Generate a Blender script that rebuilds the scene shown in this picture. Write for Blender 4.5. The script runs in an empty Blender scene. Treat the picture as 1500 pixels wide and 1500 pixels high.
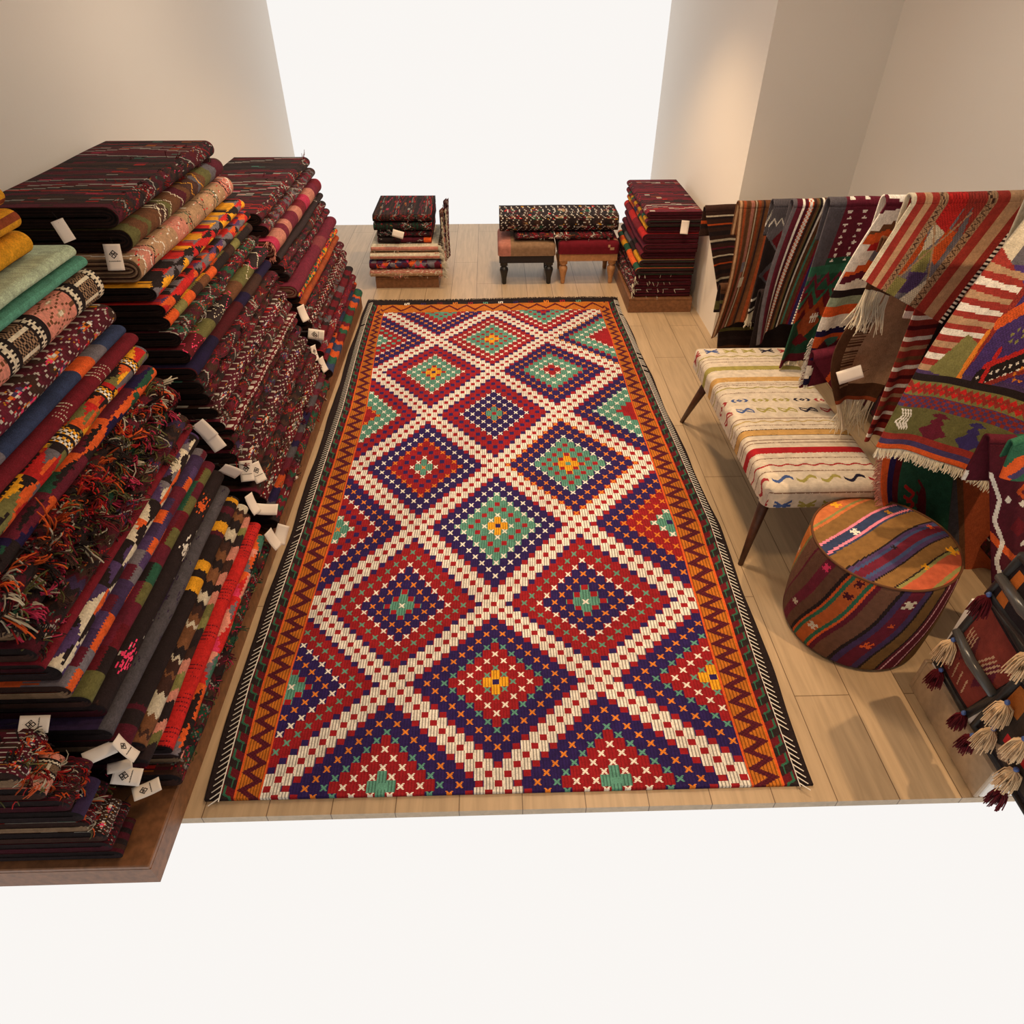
import bpy, math, random
import numpy as np
from mathutils import Vector, Matrix
C = bpy.context.scene.collection
PI = math.pi
# ------------------------------------------------------------------ camera
F = 1000.0; H = 2.0; PITCH = math.radians(39.4); YAW = math.radians(1.55)
cd = bpy.data.cameras.new('camera'); cam = bpy.data.objects.new('camera', cd); C.objects.link(cam)
cam.location = (0, 0, H); cam.rotation_euler = (PI/2-PITCH, 0, -YAW)
cd.sensor_width = 36; cd.lens = 36*F/1500; cd.clip_start = .05
bpy.context.scene.camera = cam
def ray(px, py):
    v = Vector(((px-750)/F, -(py-750)/F, -1))
    return Matrix.Rotation(-YAW, 3, 'Z') @ (Matrix.Rotation(PI/2-PITCH, 3, 'X') @ v)
def on(px, py, axis, val):
    """the point of the place seen at a pixel of the photo, on the plane axis = val"""
    d = ray(px, py); o = (0, 0, H); t = (val-o[axis])/d[axis]
    return Vector((d.x*t, d.y*t, H+d.z*t))
def onx(px, py, v): return on(px, py, 0, v)
def ony(px, py, v): return on(px, py, 1, v)
def onz(px, py, v): return on(px, py, 2, v)
# ------------------------------------------------------------------ colours
def lin(c): c = np.asarray(c, float)/255; return np.where(c <= .04045, c/12.92, ((c+.055)/1.055)**2.4)
def A(r, g, b, k=1.0):          # cloth colour as it looks in warm light -> albedo
    return np.clip(lin((r, g, b))/np.array((.95, .80, .60))*.95*k, .003, .9)
WHITE = A(236, 216, 184); RED = A(152, 24, 28); NAVY = A(44, 26, 74); ORG = A(222, 120, 34); GRN = A(92, 142, 112)
DGRN = A(44, 92, 62); DRED = A(98, 16, 24); BLK = A(34, 22, 20); YEL = A(238, 158, 30); CREAM = A(226, 202, 160)
TAN = A(178, 134, 92); BRN = A(110, 66, 36); GREY = A(112, 100, 96); PINK = A(232, 96, 100); SALM = A(220, 136, 106)
BLUE = A(48, 56, 78); TEAL = A(90, 146, 112); OLIVE = A(136, 124, 64); PURP = A(76, 52, 82); DBRN = A(60, 34, 24)
MAR = A(92, 22, 34); HOT = A(240, 60, 92); RUST = A(150, 66, 30); MINT = A(190, 196, 150); DK = A(30, 20, 22); SCAR = A(196, 34, 28)
DORG = A(214, 84, 30); BRICK = A(146, 44, 32)
# ------------------------------------------------------------------ materials
def mat(name, color=None, rough=.9, attr=False, bump=0, bscale=300, sheen=0, noise=0, metal=0):
    m = bpy.data.materials.new(name); m.use_nodes = True; nt = m.node_tree; b = nt.nodes['Principled BSDF']
    b.inputs['Roughness'].default_value = rough; b.inputs['Metallic'].default_value = metal
    b.inputs['Specular IOR Level'].default_value = .25 if rough > .6 else .5
    if sheen: b.inputs['Sheen Weight'].default_value = sheen
    tc = nt.nodes.new('ShaderNodeTexCoord'); src = None
    if attr:
        a = nt.nodes.new('ShaderNodeAttribute'); a.attribute_name = 'Col'; src = a.outputs['Color']
    else: b.inputs['Base Color'].default_value = (*color, 1)
    if noise:
        n = nt.nodes.new('ShaderNodeTexNoise'); n.inputs['Scale'].default_value = 45; n.inputs['Detail'].default_value = 6
        nt.links.new(tc.outputs['Object'], n.inputs['Vector'])
        mr = nt.nodes.new('ShaderNodeMapRange'); mr.inputs[1].default_value = .3; mr.inputs[2].default_value = .7
        mr.inputs[3].default_value = 1-noise; mr.inputs[4].default_value = 1+noise
        nt.links.new(n.outputs['Fac'], mr.inputs[0])
        mx = nt.nodes.new('ShaderNodeVectorMath'); mx.operation = 'SCALE'
        if src: nt.links.new(src, mx.inputs[0])
        else: mx.inputs[0].default_value = tuple(color)
        nt.links.new(mr.outputs[0], mx.inputs['Scale']); src = mx.outputs[0]
    if src: nt.links.new(src, b.inputs['Base Color'])
    if bump:
        n = nt.nodes.new('ShaderNodeTexNoise'); n.inputs['Scale'].default_value = bscale; n.inputs['Detail'].default_value = 3
        nt.links.new(tc.outputs['Object'], n.inputs['Vector'])
        bp = nt.nodes.new('ShaderNodeBump'); bp.inputs['Strength'].default_value = bump; bp.inputs['Distance'].default_value = .004
        nt.links.new(n.outputs['Fac'], bp.inputs['Height']); nt.links.new(bp.outputs[0], b.inputs['Normal'])
    return m
CLOTH = mat('woven_wool', attr=True, bump=.6, bscale=260, noise=.16, rough=.95)
YARN = mat('yarn', attr=True, rough=.85)
PAPER = mat('card', (.80, .74, .68), rough=.7)
INK = mat('ink', (.02, .015, .015), rough=.8)
WALNUT = mat('dark_walnut', (.09, .035, .018), rough=.45, noise=.25)
PLAT = mat('platform_wood', (.20, .085, .035), rough=.5, noise=.3)
BLACKW = mat('black_painted_wood', (.012, .012, .013), rough=.4)
OAK = mat('honey_oak', (.48, .24, .10), rough=.5, noise=.2)
PLASTER = mat('cream_plaster', (.88, .85, .80), rough=.9, bump=.1, bscale=60)
CEIL = mat('ceiling_paint', (.75, .72, .66), rough=.9)
BLKLEATHER = mat('black_leather', (.012, .011, .012), rough=.45, bump=.2)
STEEL = mat('brushed_steel', (.55, .53, .5), rough=.35, metal=1)
BLUEBEAD = mat('blue_bead', (.06, .12, .35), rough=.3)
def planks(name, base, dark, along_y=True):
    m = bpy.data.materials.new(name); m.use_nodes = True; nt = m.node_tree; b = nt.nodes['Principled BSDF']
    b.inputs['Roughness'].default_value = .42
    tc = nt.nodes.new('ShaderNodeTexCoord'); mp = nt.nodes.new('ShaderNodeMapping')
    mp.inputs['Rotation'].default_value = (0, 0, PI/2); mp.inputs['Location'].default_value = (.12, -.06, 0)
    br = nt.nodes.new('ShaderNodeTexBrick'); br.inputs['Scale'].default_value = 1
    br.inputs['Brick Width'].default_value = 1.28; br.inputs['Row Height'].default_value = .192
    br.inputs['Mortar Size'].default_value = .0016; br.inputs['Mortar Smooth'].default_value = .1
    br.inputs['Color1'].default_value = (*base, 1); br.inputs['Color2'].default_value = (*(np.array(base)*.9), 1)
    br.inputs['Mortar'].default_value = (*dark, 1); br.offset = .37
    nt.links.new(tc.outputs['Object'], mp.inputs[0]); nt.links.new(mp.outputs[0], br.inputs['Vector'])
    mp2 = nt.nodes.new('ShaderNodeMapping'); mp2.inputs['Scale'].default_value = (14, 1.1, 14)
    n = nt.nodes.new('ShaderNodeTexNoise'); n.inputs['Scale'].default_value = 3; n.inputs['Detail'].default_value = 8; n.inputs['Distortion'].default_value = .8
    nt.links.new(tc.outputs['Object'], mp2.inputs[0]); nt.links.new(mp2.outputs[0], n.inputs['Vector'])
    mr = nt.nodes.new('ShaderNodeMapRange'); mr.inputs[1].default_value = .3; mr.inputs[2].default_value = .7; mr.inputs[3].default_value = .84; mr.inputs[4].default_value = 1.1
    nt.links.new(n.outputs['Fac'], mr.inputs[0])
    mx = nt.nodes.new('ShaderNodeVectorMath'); mx.operation = 'SCALE'
    nt.links.new(br.outputs['Color'], mx.inputs[0]); nt.links.new(mr.outputs[0], mx.inputs['Scale']); nt.links.new(mx.outputs[0], b.inputs['Base Color'])
    return m
FLOORM = planks('laminate_planks', (.52, .39, .25), (.16, .10, .055))
SKIRT = mat('laminate_skirting', (.46, .33, .21), rough=.45, noise=.12)
# ------------------------------------------------------------------ objects
def tag(o, label=None, cat=None, group=None, kind=None):
    if label: o['label'] = label
    if cat: o['category'] = cat
    if group: o['group'] = group
    if kind: o['kind'] = kind
    return o
def link(name, me, m, parent=None, smooth=True):
    o = bpy.data.objects.new(name, me); C.objects.link(o)
    if m: me.materials.append(m)
    if parent: o.parent = parent
    if smooth and len(me.polygons): me.polygons.foreach_set('use_smooth', [True]*len(me.polygons))
    return o
def empty(name, loc, label, cat, group=None, rz=0):
    o = bpy.data.objects.new(name, None); C.objects.link(o); o.location = loc; o.rotation_euler.z = rz
    return tag(o, label, cat, group)
def mesh_np(name, V, Fq, col=None):
    me = bpy.data.meshes.new(name); V = np.asarray(V, np.float32).reshape(-1, 3); Fq = np.asarray(Fq, np.int32).reshape(-1, 4)
    me.vertices.add(len(V)); me.vertices.foreach_set('co', V.ravel())
    me.loops.add(len(Fq)*4); me.loops.foreach_set('vertex_index', Fq.ravel())
    me.polygons.add(len(Fq)); me.polygons.foreach_set('loop_start', np.arange(0, len(Fq)*4, 4, dtype=np.int32))
    me.polygons.foreach_set('loop_total', np.full(len(Fq), 4, np.int32))
    if col is not None:
        a = me.attributes.new('Col', 'FLOAT_COLOR', 'FACE'); c4 = np.ones((len(Fq), 4), np.float32); c4[:, :3] = np.asarray(col).reshape(-1, 3)
        a.data.foreach_set('color', c4.ravel())
    me.update(calc_edges=True); me.validate()
    return me
def grid(P, wrap=False):
    n, m = P.shape[:2]; i = np.arange(n-1)[:, None]; j = np.arange(m if wrap else m-1)[None, :]; j2 = (j+1) % m
    return np.stack([i*m+j, i*m+j2, (i+1)*m+j2, (i+1)*m+j], -1).reshape(-1, 4)
def grid_obj(name, P, Cc, m, parent=None, wrap=False, origin=None):
    if origin is not None: P = P-np.array(origin)
    o = link(name, mesh_np(name, P, grid(P, wrap), Cc), m, parent)
    if origin is not None: o.location = origin
    return o
def samp(img, n, m):            # nearest sample of a raster to n x m faces
    h, w = img.shape[:2]
    return img[(np.arange(n)*h//n).clip(0, h-1)][:, (np.arange(m)*w//m).clip(0, w-1)]
class MB:
    """collects boxes, bars and lathes into ONE mesh"""
    def __init__(s): s.v = []; s.f = []
    def quads(s, V, Fq): b = len(s.v); s.v += [tuple(p) for p in V]; s.f += [tuple(i+b for i in f) for f in Fq]
    def box(s, x0, y0, z0, x1, y1, z1, bev=0):
        if bev:
            b = bev; rings = []
            for z, k in ((z0, b), (z0+b, 0), (z1-b, 0), (z1, b)):
                rings.append([(x0+k+b*0, y0+b+k, z), (x0+b+k, y0+k, z), (x1-b-k, y0+k, z), (x1-k, y0+b+k, z), (x1-k, y1-b-k, z), (x1-b-k, y1-k, z), (x0+b+k, y1-k, z), (x0+k, y1-b-k, z)])
            V = [p for r in rings for p in r]; Fq = [(i*8+j, i*8+(j+1) % 8, (i+1)*8+(j+1) % 8, (i+1)*8+j) for i in range(3) for j in range(8)]
            Fq += [tuple(range(7, -1, -1)), tuple(range(24, 32))]; s.quads(V, Fq); return
        V = [(x, y, z) for z in (z0, z1) for x, y in ((x0, y0), (x1, y0), (x1, y1), (x0, y1))]
        s.quads(V, [(3, 2, 1, 0), (4, 5, 6, 7), (0, 1, 5, 4), (1, 2, 6, 5), (2, 3, 7, 6), (3, 0, 4, 7)])
    def tube(s, pts, rad, n=12):
        pts = [Vector(p) for p in pts]; V = []
        for i, p in enumerate(pts):
            d = (pts[min(i+1, len(pts)-1)]-pts[max(i-1, 0)]).normalized(); a = d.orthogonal().normalized() if i == 0 else (a-d*a.dot(d)).normalized(); b = d.cross(a)
            r = rad[i] if hasattr(rad, '__len__') else rad
            V += [p+a*r*math.cos(2*PI*k/n)+b*r*math.sin(2*PI*k/n) for k in range(n)]
        Fq = [(i*n+k, i*n+(k+1) % n, (i+1)*n+(k+1) % n, (i+1)*n+k) for i in range(len(pts)-1) for k in range(n)]
        s.quads(V, Fq+[tuple(range(n-1, -1, -1)), tuple((len(pts)-1)*n+k for k in range(n))])
    def build(s, name, m, parent=None, smooth=False, origin=(0, 0, 0)):
        me = bpy.data.meshes.new(name); ox, oy, oz = origin
        me.from_pydata([(x-ox, y-oy, z-oz) for x, y, z in s.v], [], s.f); me.update()
        o = link(name, me, m, parent, smooth); o.location = origin
        return o
def strands(name, curves, cols, r=.0012, parent=None, m=None, origin=(0, 0, 0)):
    """yarn: every curve is an (k,3) array, 3-sided tube"""
    V = []; Fq = []; CC = []; b = 0
    for cv, c in zip(curves, cols):
        cv = np.asarray(cv, float)-np.array(origin); k = len(cv); d = np.gradient(cv, axis=0); d /= np.linalg.norm(d, axis=1)[:, None]+1e-9
        ref = np.array((.3, .2, .93)) if abs(d[0][2]) < .8 else np.array((.9, .3, .1)); a = np.cross(d, ref); a /= np.linalg.norm(a, axis=1)[:, None]+1e-9; e = np.cross(d, a)
        rr = r*np.linspace(1, .8, k)[:, None]
        for q in range(3): V.append(cv+rr*(a*math.cos(q*2.0944)+e*math.sin(q*2.0944)))
        i = np.arange(k-1)
        for q in range(3): q2 = (q+1) % 3; Fq.append(np.stack([b+q*k+i, b+q2*k+i, b+q2*k+i+1, b+q*k+i+1], -1)); CC.append(np.repeat(np.asarray(c)[None], k-1, 0))
        b += 3*k
    o = link(name, mesh_np(name, np.concatenate(V), np.concatenate(Fq), np.concatenate(CC)), m or YARN, parent); o.location = origin; o['kind'] = 'stuff'
    return o
# ------------------------------------------------------------------ room
def struct(name, mb, m, origin=(0, 0, 0)): return tag(mb.build(name, m), kind='structure')
b = MB(); b.box(-1.75, 1.02, -.03, 2.1, 6.75, 0); struct('floor', b, FLOORM)
b = MB(); b.box(-1.83, -.9, 0, -1.75, 6.75, 2.5); struct('wall_left', b, PLASTER)
b = MB(); b.box(2.1, -.9, 0, 2.18, 4.25, 2.5); b.box(1.455, 4.25, 0, 2.18, 6.75, 2.5); struct('wall_right', b, PLASTER)
b = MB(); b.box(-1.83, -.98, 0, 2.18, -.9, 2.5); struct('wall_rear', b, PLASTER)
b = MB(); b.box(-1.83, -.98, 2.5, 2.18, 6.75, 2.58); struct('ceiling', b, CEIL)
# ------------------------------------------------------------------ the long kilim on the floor
NV, NU = 10, 9
def P_(s):      # motif codes for rings n = 0..10 of a diamond
    return s.split()
D = {(0,0): 'sG O sR G sR G xWG R xWR R sN', (0,2): 'sR G xON N xWN N xWN R sN R sN', (0,4): 'sN O xWG G sR G xWG N xWN N sR',
     (0,6): 'sN O xGR R xWR R xGN N xON N sR', (0,8): 'sG O xGR R xWR R xGN N xON N sR',
     (-1,1): 'sN O sR G xWG G xWR R sN R sN', (1,1): 'sN R xWR G xWG G sR N xON N sR', (-1,3): 'xOG G xWR R sN R xOR N xWN N sR',
     (1,3): 'sG O sR G sR G xWN N xON N xOR', (-1,5): 'xWG G sR N xON N xWR R xGR R sN', (1,5): 'xWG G sR N xON N xWR R xGR R sN',
     (-1,7): 'sG G xWR R xWR R xGN N xON N sR', (1,7): 'sG G xWR R xWR R xGN N xON N sR',
     (-1,-1): 'sG G sR G sR R xWR N xON N sR', (1,-1): 'sN R sN G sR G xWG R xWR R sN',
     (-2,0): 'xWG G xWG R sG R xWR N xON N sR', (-2,2): 'sR R xOR G xWG G xWG R sN R sN', (-2,4): 'xOG G xWG R sN R xWR N xON N sR',
     (-2,6): 'xWG G sR N xON N xWN R xGR R sN', (2,0): 'sR R sR R xWR G xWG G sR N xON', (2,2): 'sR R sR G xWG G xWG N xON N sR',
     (2,4): 'sN G xWG R xOR R xOR N xON N sR', (2,6): 'sN O xGR R xWR R xGN N xON N sR', (-2,8): 'xWG G sR N xON N xWN R xGR R sN', (2,8): 'sN O xGR R xWR R xGN N xON N sR'}
CM = {'G': GRN, 'O': YEL, 'R': RED, 'N': NAVY, 'W': WHITE}
XM = {'G': GRN, 'O': ORG, 'W': WHITE, 'R': RED, 'N': NAVY}
def EDGE(y):     # outer edge, stitch line and edge of the field, left then right, as the cloth really lies
    w = .004*math.sin(y*9)
    ys_ = [1.05, 1.49, 2.3, 3.35, 4.2, 4.6, 4.9]
    f = lambda *v: float(np.interp(y, ys_, v))
    return (f(-.903, -.925, -.918, -.925, -.938, -.935, -.93)+w, f(-.858, -.88, -.867, -.862, -.885, -.89, -.885), f(-.737, -.747, -.727, -.725, -.775, -.785, -.78),
            f(.769, .771, .79, .773, .775, .760, .755), f(.915, .923, .953, .918, .896, .882, .88), f(.962, .975, .992, .955, .932, .912, .915)+w)
def build_main_rug():
    ncol = 49; brd = 45; W = ncol*NU+2*brd; jr = (-1.0, 7.15); nrow = int((jr[1]-jr[0])*12); top = 24
    Hh = nrow*NV+top
    img = np.zeros((Hh, W, 3)); dk = np.ones((Hh, W))
    rng = np.random.default_rng(3)
    for yy in range(nrow*NV):
        t = jr[0]*12+yy/NV; r = round(t); f = t-r          # row centred
        for c in range(ncol):
            cc = c-24+.5
            # integer column site measured from the centre column
            ci = c-24 if c < 24 else c-23
            ci = c-24
            best = None
            for (a, bb), rg in DL:
                n = abs(ci-a*12)+abs(r-bb*12)
                if best is None or n < best[0]: best = (n, rg)
            n, rg = best; even = (n % 2 == 0)
            # even sites are a little shorter than odd ones
            if even and abs(f) > .37:
                r2 = r+(1 if f > 0 else -1); n2 = None
                for (a, bb), rg2 in DL:
                    m = abs(ci-a*12)+abs(r2-bb*12)
                    if n2 is None or m < n2[0]: n2 = (m, rg2)
                n, rg = n2; even = False
            x0 = brd+c*NU
            if n >= 11:
                col = WHITE if n == 11 else RED; kind = 'b' if n == 11 else 's'; img[yy+top, x0:x0+NU] = col
                if n == 11: dk[yy+top, x0+np.array([2, 5, 8])] = .34
                else: img[yy+top, [x0, x0+NU-1]] = WHITE
                continue
            code = rg[n]
            if len(code) == 1:
                img[yy+top, x0:x0+NU] = CM[code]
                dk[yy+top, x0+np.array([2, 5, 8])] = .48 if code in 'GO' else .74
            elif code[0] == 's':
                img[yy+top, x0:x0+NU] = CM[code[1]]; side_c = rg[n-1] if n else rg[1]; img[yy+top, [x0, x0+NU-1]] = CM[side_c[0]] if len(side_c) == 1 else CM[code[1]]
            else:
                img[yy+top, x0:x0+NU] = CM[code[2]]*.85; g = f/.42*3.6
                for q in range(NU):
                    if abs(q-4) < 3.6 and abs(g) < 3.4 and abs(abs(q-4)-abs(g)) < 1.15: img[yy+top, x0+q] = XM[code[1]]
    # side borders
    ys = np.arange(Hh)-top
    for side in (0, 1):
        for q0 in range(brd):                             # q = 0 at the field
            x = brd-1-q0 if side == 0 else W-brd+q0; q = q0/1.5
            if q < 18:
                band = ORG*.72
                col = np.repeat(band[None], Hh, 0)
                if q0 % 3 == 2: col = col*.42
                ph = (ys/20.0+.15*np.sin(ys*.013)) % 1; tri = 3.5+10*np.abs(2*ph-1)
                zz = np.abs(q-tri) < 3.3; col = np.where(zz[:, None], MAR*.62*(1+.5*((ys//2+q0//2) % 2))[:, None], col)
                if q0 in (0, 1, 26, 25): col = np.repeat((DORG)[None], Hh, 0)
            elif q < 25:
                ph = ((ys+(q-18)*1.0)/20.0) % 1; a = (ph < .5)[:, None]
                col = np.where(a, DRED, BLK*1.3)
                gl = (np.abs((q-18)-(2+3*(ph < .5))) < .5) | ((np.abs(ph-.5) < .06) & (q > 19) & (q < 24)); col = np.where(gl[:, None], DGRN, col)
            else: col = np.repeat(BLK[None], Hh, 0)
            img[:, x] = col
    # far end border
    for yy in range(top):
        if yy < 9: img[yy, :] = BLK
        else:
            q = yy-9; xs = np.arange(W); tri = 2+9*np.abs(2*((xs/38.0) % 1)-1); col = np.where((np.abs(q-tri) < 1.6)[:, None], DRED, ORG*.8)
            img[yy, 30:W-30] = col[30:W-30]; dk[yy, 30:W-30:3] = .6
    for k, xm in enumerate(range(80, W-70, 33)):
        img[5:9, xm:xm+10] = [WHITE, GRN, RED, ORG, DRED, NAVY][(k*5) % 6]; img[5:8, xm+2:xm+4] = BLK; img[6:9, xm+6:xm+8] = BLK
    img *= (dk*rng.uniform(.86, 1.1, (Hh, W)))[..., None]
    img *= (1+.07*np.sin(np.arange(W)[None, :]*.035+np.arange(Hh)[:, None]*.021))[..., None]
    # place: rows follow the real nodes, edges a little wavy
    jn = np.array([-1, 0, 1, 2, 3, 4, 5, 6, 7, 8.0]); dn = np.array([4.69, 4.235, 3.79, 3.29, 2.79, 2.325, 1.852, 1.48, 1.10, .75])
    jv = jr[0]+(np.arange(Hh+1)-top)/(NV*12.0)
    yv = np.interp(jv, jn, dn); yv[:top+1] = 4.69+(top-np.arange(top+1))*.0088
    xs = np.arange(W+1); u = (xs-brd-24*NU-NU/2)/(12*NU)           # units from centre
    X = np.zeros((Hh+1, W+1)); 
    for i in range(Hh+1):
        y = yv[i]
        cx = np.interp(y, [1.1, 1.85, 2.3, 4.2, 4.9], [-.012, -.022, 0, -.02, -.01]); un = np.interp(y, [1.05, 2.3, 4.9], [.363, .360, .362])
        xl, sl, fl, fr, sr, xr = EDGE(y)
        X[i] = cx+u*un; k = np.arange(brd+1)
        cl, cr = brd+12*NU, W-brd-13*NU                      # outer columns stretch to the edge of the field
        X[i, brd:cl] = np.interp(np.arange(brd, cl), [brd, cl], [fl, X[i, cl]]); X[i, cr:W-brd+1] = np.interp(np.arange(cr, W-brd+1), [cr, W-brd], [X[i, cr], fr])
        X[i, :brd+1] = np.interp(k, [0, 7.5, 18, brd], [xl, sl, sl+.042, fl]); X[i, W-brd:] = np.interp(k, [0, 27, 37.5, brd], [fr, sr-.044, sr, xr])
    Y = np.repeat(yv[:, None], W+1, 1)+.012*np.sin(X*3)*((yv-1)/4)[:, None]
    rngz = .0015*np.sin(X*40+Y*9)+.0015*np.sin(Y*23+X*5)
    Z = .012+rngz
    P = np.stack([X, Y, Z], -1)
    # turn the rim down to the floor so the cloth has a thickness
    rim = np.pad(P, ((1, 1), (1, 1), (0, 0)), mode='edge'); rim[0, :, 2] = .001; rim[-1, :, 2] = .001; rim[:, 0, 2] = .001; rim[:, -1, 2] = .001
    img = np.pad(img, ((1, 1), (1, 1), (0, 0)), mode='edge')
    root = empty('kilim_rug', (0, 3, 0), 'long floor kilim with red, blue and green diamonds in a white lattice, orange zigzag border', 'rug')
    o = grid_obj('woven_field', rim-np.array((0, 3, 0)), img[:, :], CLOTH, root)
    # far fringe
    rr = random.Random(2); cv = []; cc = []
    for k in range(620):
        x = -.93+1.845*k/620; y0 = 4.90+.012*math.sin(x*3); L = rr.uniform(.012, .04); dx = rr.uniform(-.012, .012)
        cv.append([(x, y0-.01, .012), (x+dx*.5, y0+L*.5, .014), (x+dx, y0+L, .006)]); cc.append(BLK*rr.uniform(.6, 1.6))
    strands('end_fringe', [np.array(c)-np.array((0, 3, 0)) for c in cv], cc, .0018, root)
    # white whip stitches along both long edges
    for s in (-1, 1):
        cv = []; cc = []; y = 1.06
        base = []
        while y < 4.85:
            xe = EDGE(y)[1 if s < 0 else 4]; base.append((xe, y, .0165))
            if rr.random() > .04: cv.append([(xe, y+.012, .017), (xe+s*.013, y-.001, .018), (xe+s*.027, y-.012, .0165)]); cc.append(WHITE)
            y += .021
        cv.append(base); cc.append(WHITE)
        strands('edge_stitching', [np.array(c)-np.array((0, 3, 0)) for c in cv], cc, .0024, root)
DL = [(k, v.split()) for k, v in D.items()]
build_main_rug()
# ------------------------------------------------------------------ woven patterns: rasters [along, around, rgb]
def R_(seed): return np.random.default_rng(seed)
def pal(*c): return np.array(c)
def p_geo(n, m, seed, cols, ca=.5, cb=3, L=1.0, tri=True, bands=None):
    """big triangles and lozenges; ca = cell length along (m), cb cells around"""
    r = R_(seed); a = np.linspace(0, L/ca, n)[:, None]+np.zeros((1, m)); b = np.linspace(0, cb, m)[None]+np.zeros((n, 1))
    b = b+.04*np.sin(a*40); ia, ib = np.floor(a).astype(int), np.floor(b).astype(int); fa, fb = a-ia, b-ib
    k = ((fb*6).astype(int)/6 > fa).astype(int) if tri else np.zeros_like(ia)
    k2 = ((fb*6).astype(int)/6 > 1-fa).astype(int) if tri else k
    tab = r.integers(0, len(cols), (ia.max()+2, ib.max()+2, 2, 2)); out = cols[tab[ia, ib, k, k2]]
    return out
def p_bands(n, m, seed, cols, L=1.0, wmin=.02, wmax=.08, zig=.0, zn=8, tooth=None):
    r = R_(seed); a = np.linspace(0, L, n)[:, None]; b = np.linspace(0, 1, m)[None]
    aa = a+zig*np.abs(((b*zn) % 1)*2-1)
    edges = [0]; ids = [0]
    while edges[-1] < L+.1: edges.append(edges[-1]+r.uniform(wmin, wmax)); ids.append((ids[-1]+r.integers(1, len(cols))) % len(cols))
    if tooth: aa = aa+tooth*(((b*zn*1.0) % 1) > .5)
    i = np.searchsorted(edges, aa).clip(0, len(ids)-1)
    return cols[np.array(ids)[i]]
def p_flecks(img, seed, cols, dens=.05, ln=3):
    r = R_(seed); n, m = img.shape[:2]; k = int(n*m*dens/ln)
    ys = r.integers(0, n-ln, k); xs = r.integers(0, m-2, k); cs = cols[r.integers(0, len(cols), k)]; dx = r.integers(-1, 2, k)
    for q in range(ln): img[ys+q, (xs+(dx*q)//2).clip(0, m-1)] = cs
    return img
def p_lines(img, seed, cols, k=10, amp=4):
    """thin wavering lines across the roll"""
    r = R_(seed); n, m = img.shape[:2]; j = np.arange(m)
    for q in range(k):
        y = (r.uniform(0, n)+amp*np.sin(j*r.uniform(.1, .5)+r.uniform(0, 6))+r.normal(0, .4, m)).astype(int).clip(0, n-1)
        img[y, j] = cols[r.integers(0, len(cols))]
    return img
def p_stitch(n, m, seed, base, st, L=1.0):
    img = np.zeros((n, m, 3))+base; r = R_(seed); y = 0
    while y < n:
        if r.random() < .55:
            for q in range(r.integers(3, 6)):
                if y+q*3 < n: x0 = r.integers(0, m//3); w = r.integers(m//5, m//2); img[y+q*3, x0:x0+w:2] = st
        y += r.integers(12, 26)
    return img
def p_dia(n, m, seed, base, c1, c2, L=1.0, ca=.12, cb=3.0, k=.5):
    a = np.linspace(0, L/ca, n)[:, None]; b = np.linspace(0, cb, m)[None]
    d = np.abs((a % 1)-.5)*2+np.abs((b % 1)-.5)*2; d = np.round(d*8)/8
    img = np.zeros((n, m, 3))+base; img[d < k] = c1; img[d < k*.5] = c2; img[(d > .95) & (d < 1.08)] = c2
    return img
def p_kufic(n, m, seed, L=1.0):
    """black and cream stepped bands between rose and tan lozenge panels"""
    a = np.linspace(0, L, n)[:, None]+np.zeros((1, m)); b = np.linspace(0, 1, m)[None]+np.zeros((n, 1))
    p = (a % .34)/.34; img = np.zeros((n, m, 3))+SALM
    d = np.abs(((p-.05)/.38 % 1)-.5)*2+np.abs(((b*5) % 1)-.5)*2; d = np.round(d*6)/6
    img[d < .5] = TAN; img[d < .25] = CREAM; img[(d > .9) & (d < 1.1)] = BRN
    for q0, q1 in ((.46, .62), (.84, 1.0)):
        s = (p > q0) & (p < q1); img[s] = BLK
        t = s & (np.abs(p-(q0+q1)/2+.028*(((b*22) % 1) > .5)) < .028); img[t] = CREAM
    s = (p > .62) & (p < .84); img[s] = TAN*.8; t = s & (((p*40) % 1 > .55) ^ ((b*14) % 1 > .55)); img[t] = BLK
    t = s & (np.abs(((b*4) % 1)-.5) < .09); img[t] = CREAM
    return img
def p_embr(n, m, seed, L=1.0, base=MAR, warm=(SCAR, HOT, ORG, WHITE, PURP, DBRN)):
    img = p_bands(n, m, seed, pal(base, base*.7, DBRN, base*1.2), L, .015, .05, .03, 4)
    a = np.linspace(0, L, n)[:, None]; b = np.linspace(0, 1, m)[None]; d = np.abs(((a*5.3) % 1)-.5)*2+np.abs(((b*4) % 1)-.5)*2
    r = R_(seed+1); s = (d < .55)+np.zeros((n, m), bool); nz = r.integers(0, len(warm), (n//3+1, m//2+1)); nz = np.repeat(np.repeat(nz, 3, 0), 2, 1)[:n, :m]
    img[s] = np.array(warm)[nz][s]
    t = np.abs(((a+.03*np.abs(((b*4) % 1)*2-1))*22 % 1)-.5) < .10; ch = ((np.arange(m)[None] % 3) != 0) & t; img[ch] = WHITE*.6
    return p_flecks(img, seed, pal(WHITE*.6, SCAR, YEL*.6), .03, 2)
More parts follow.
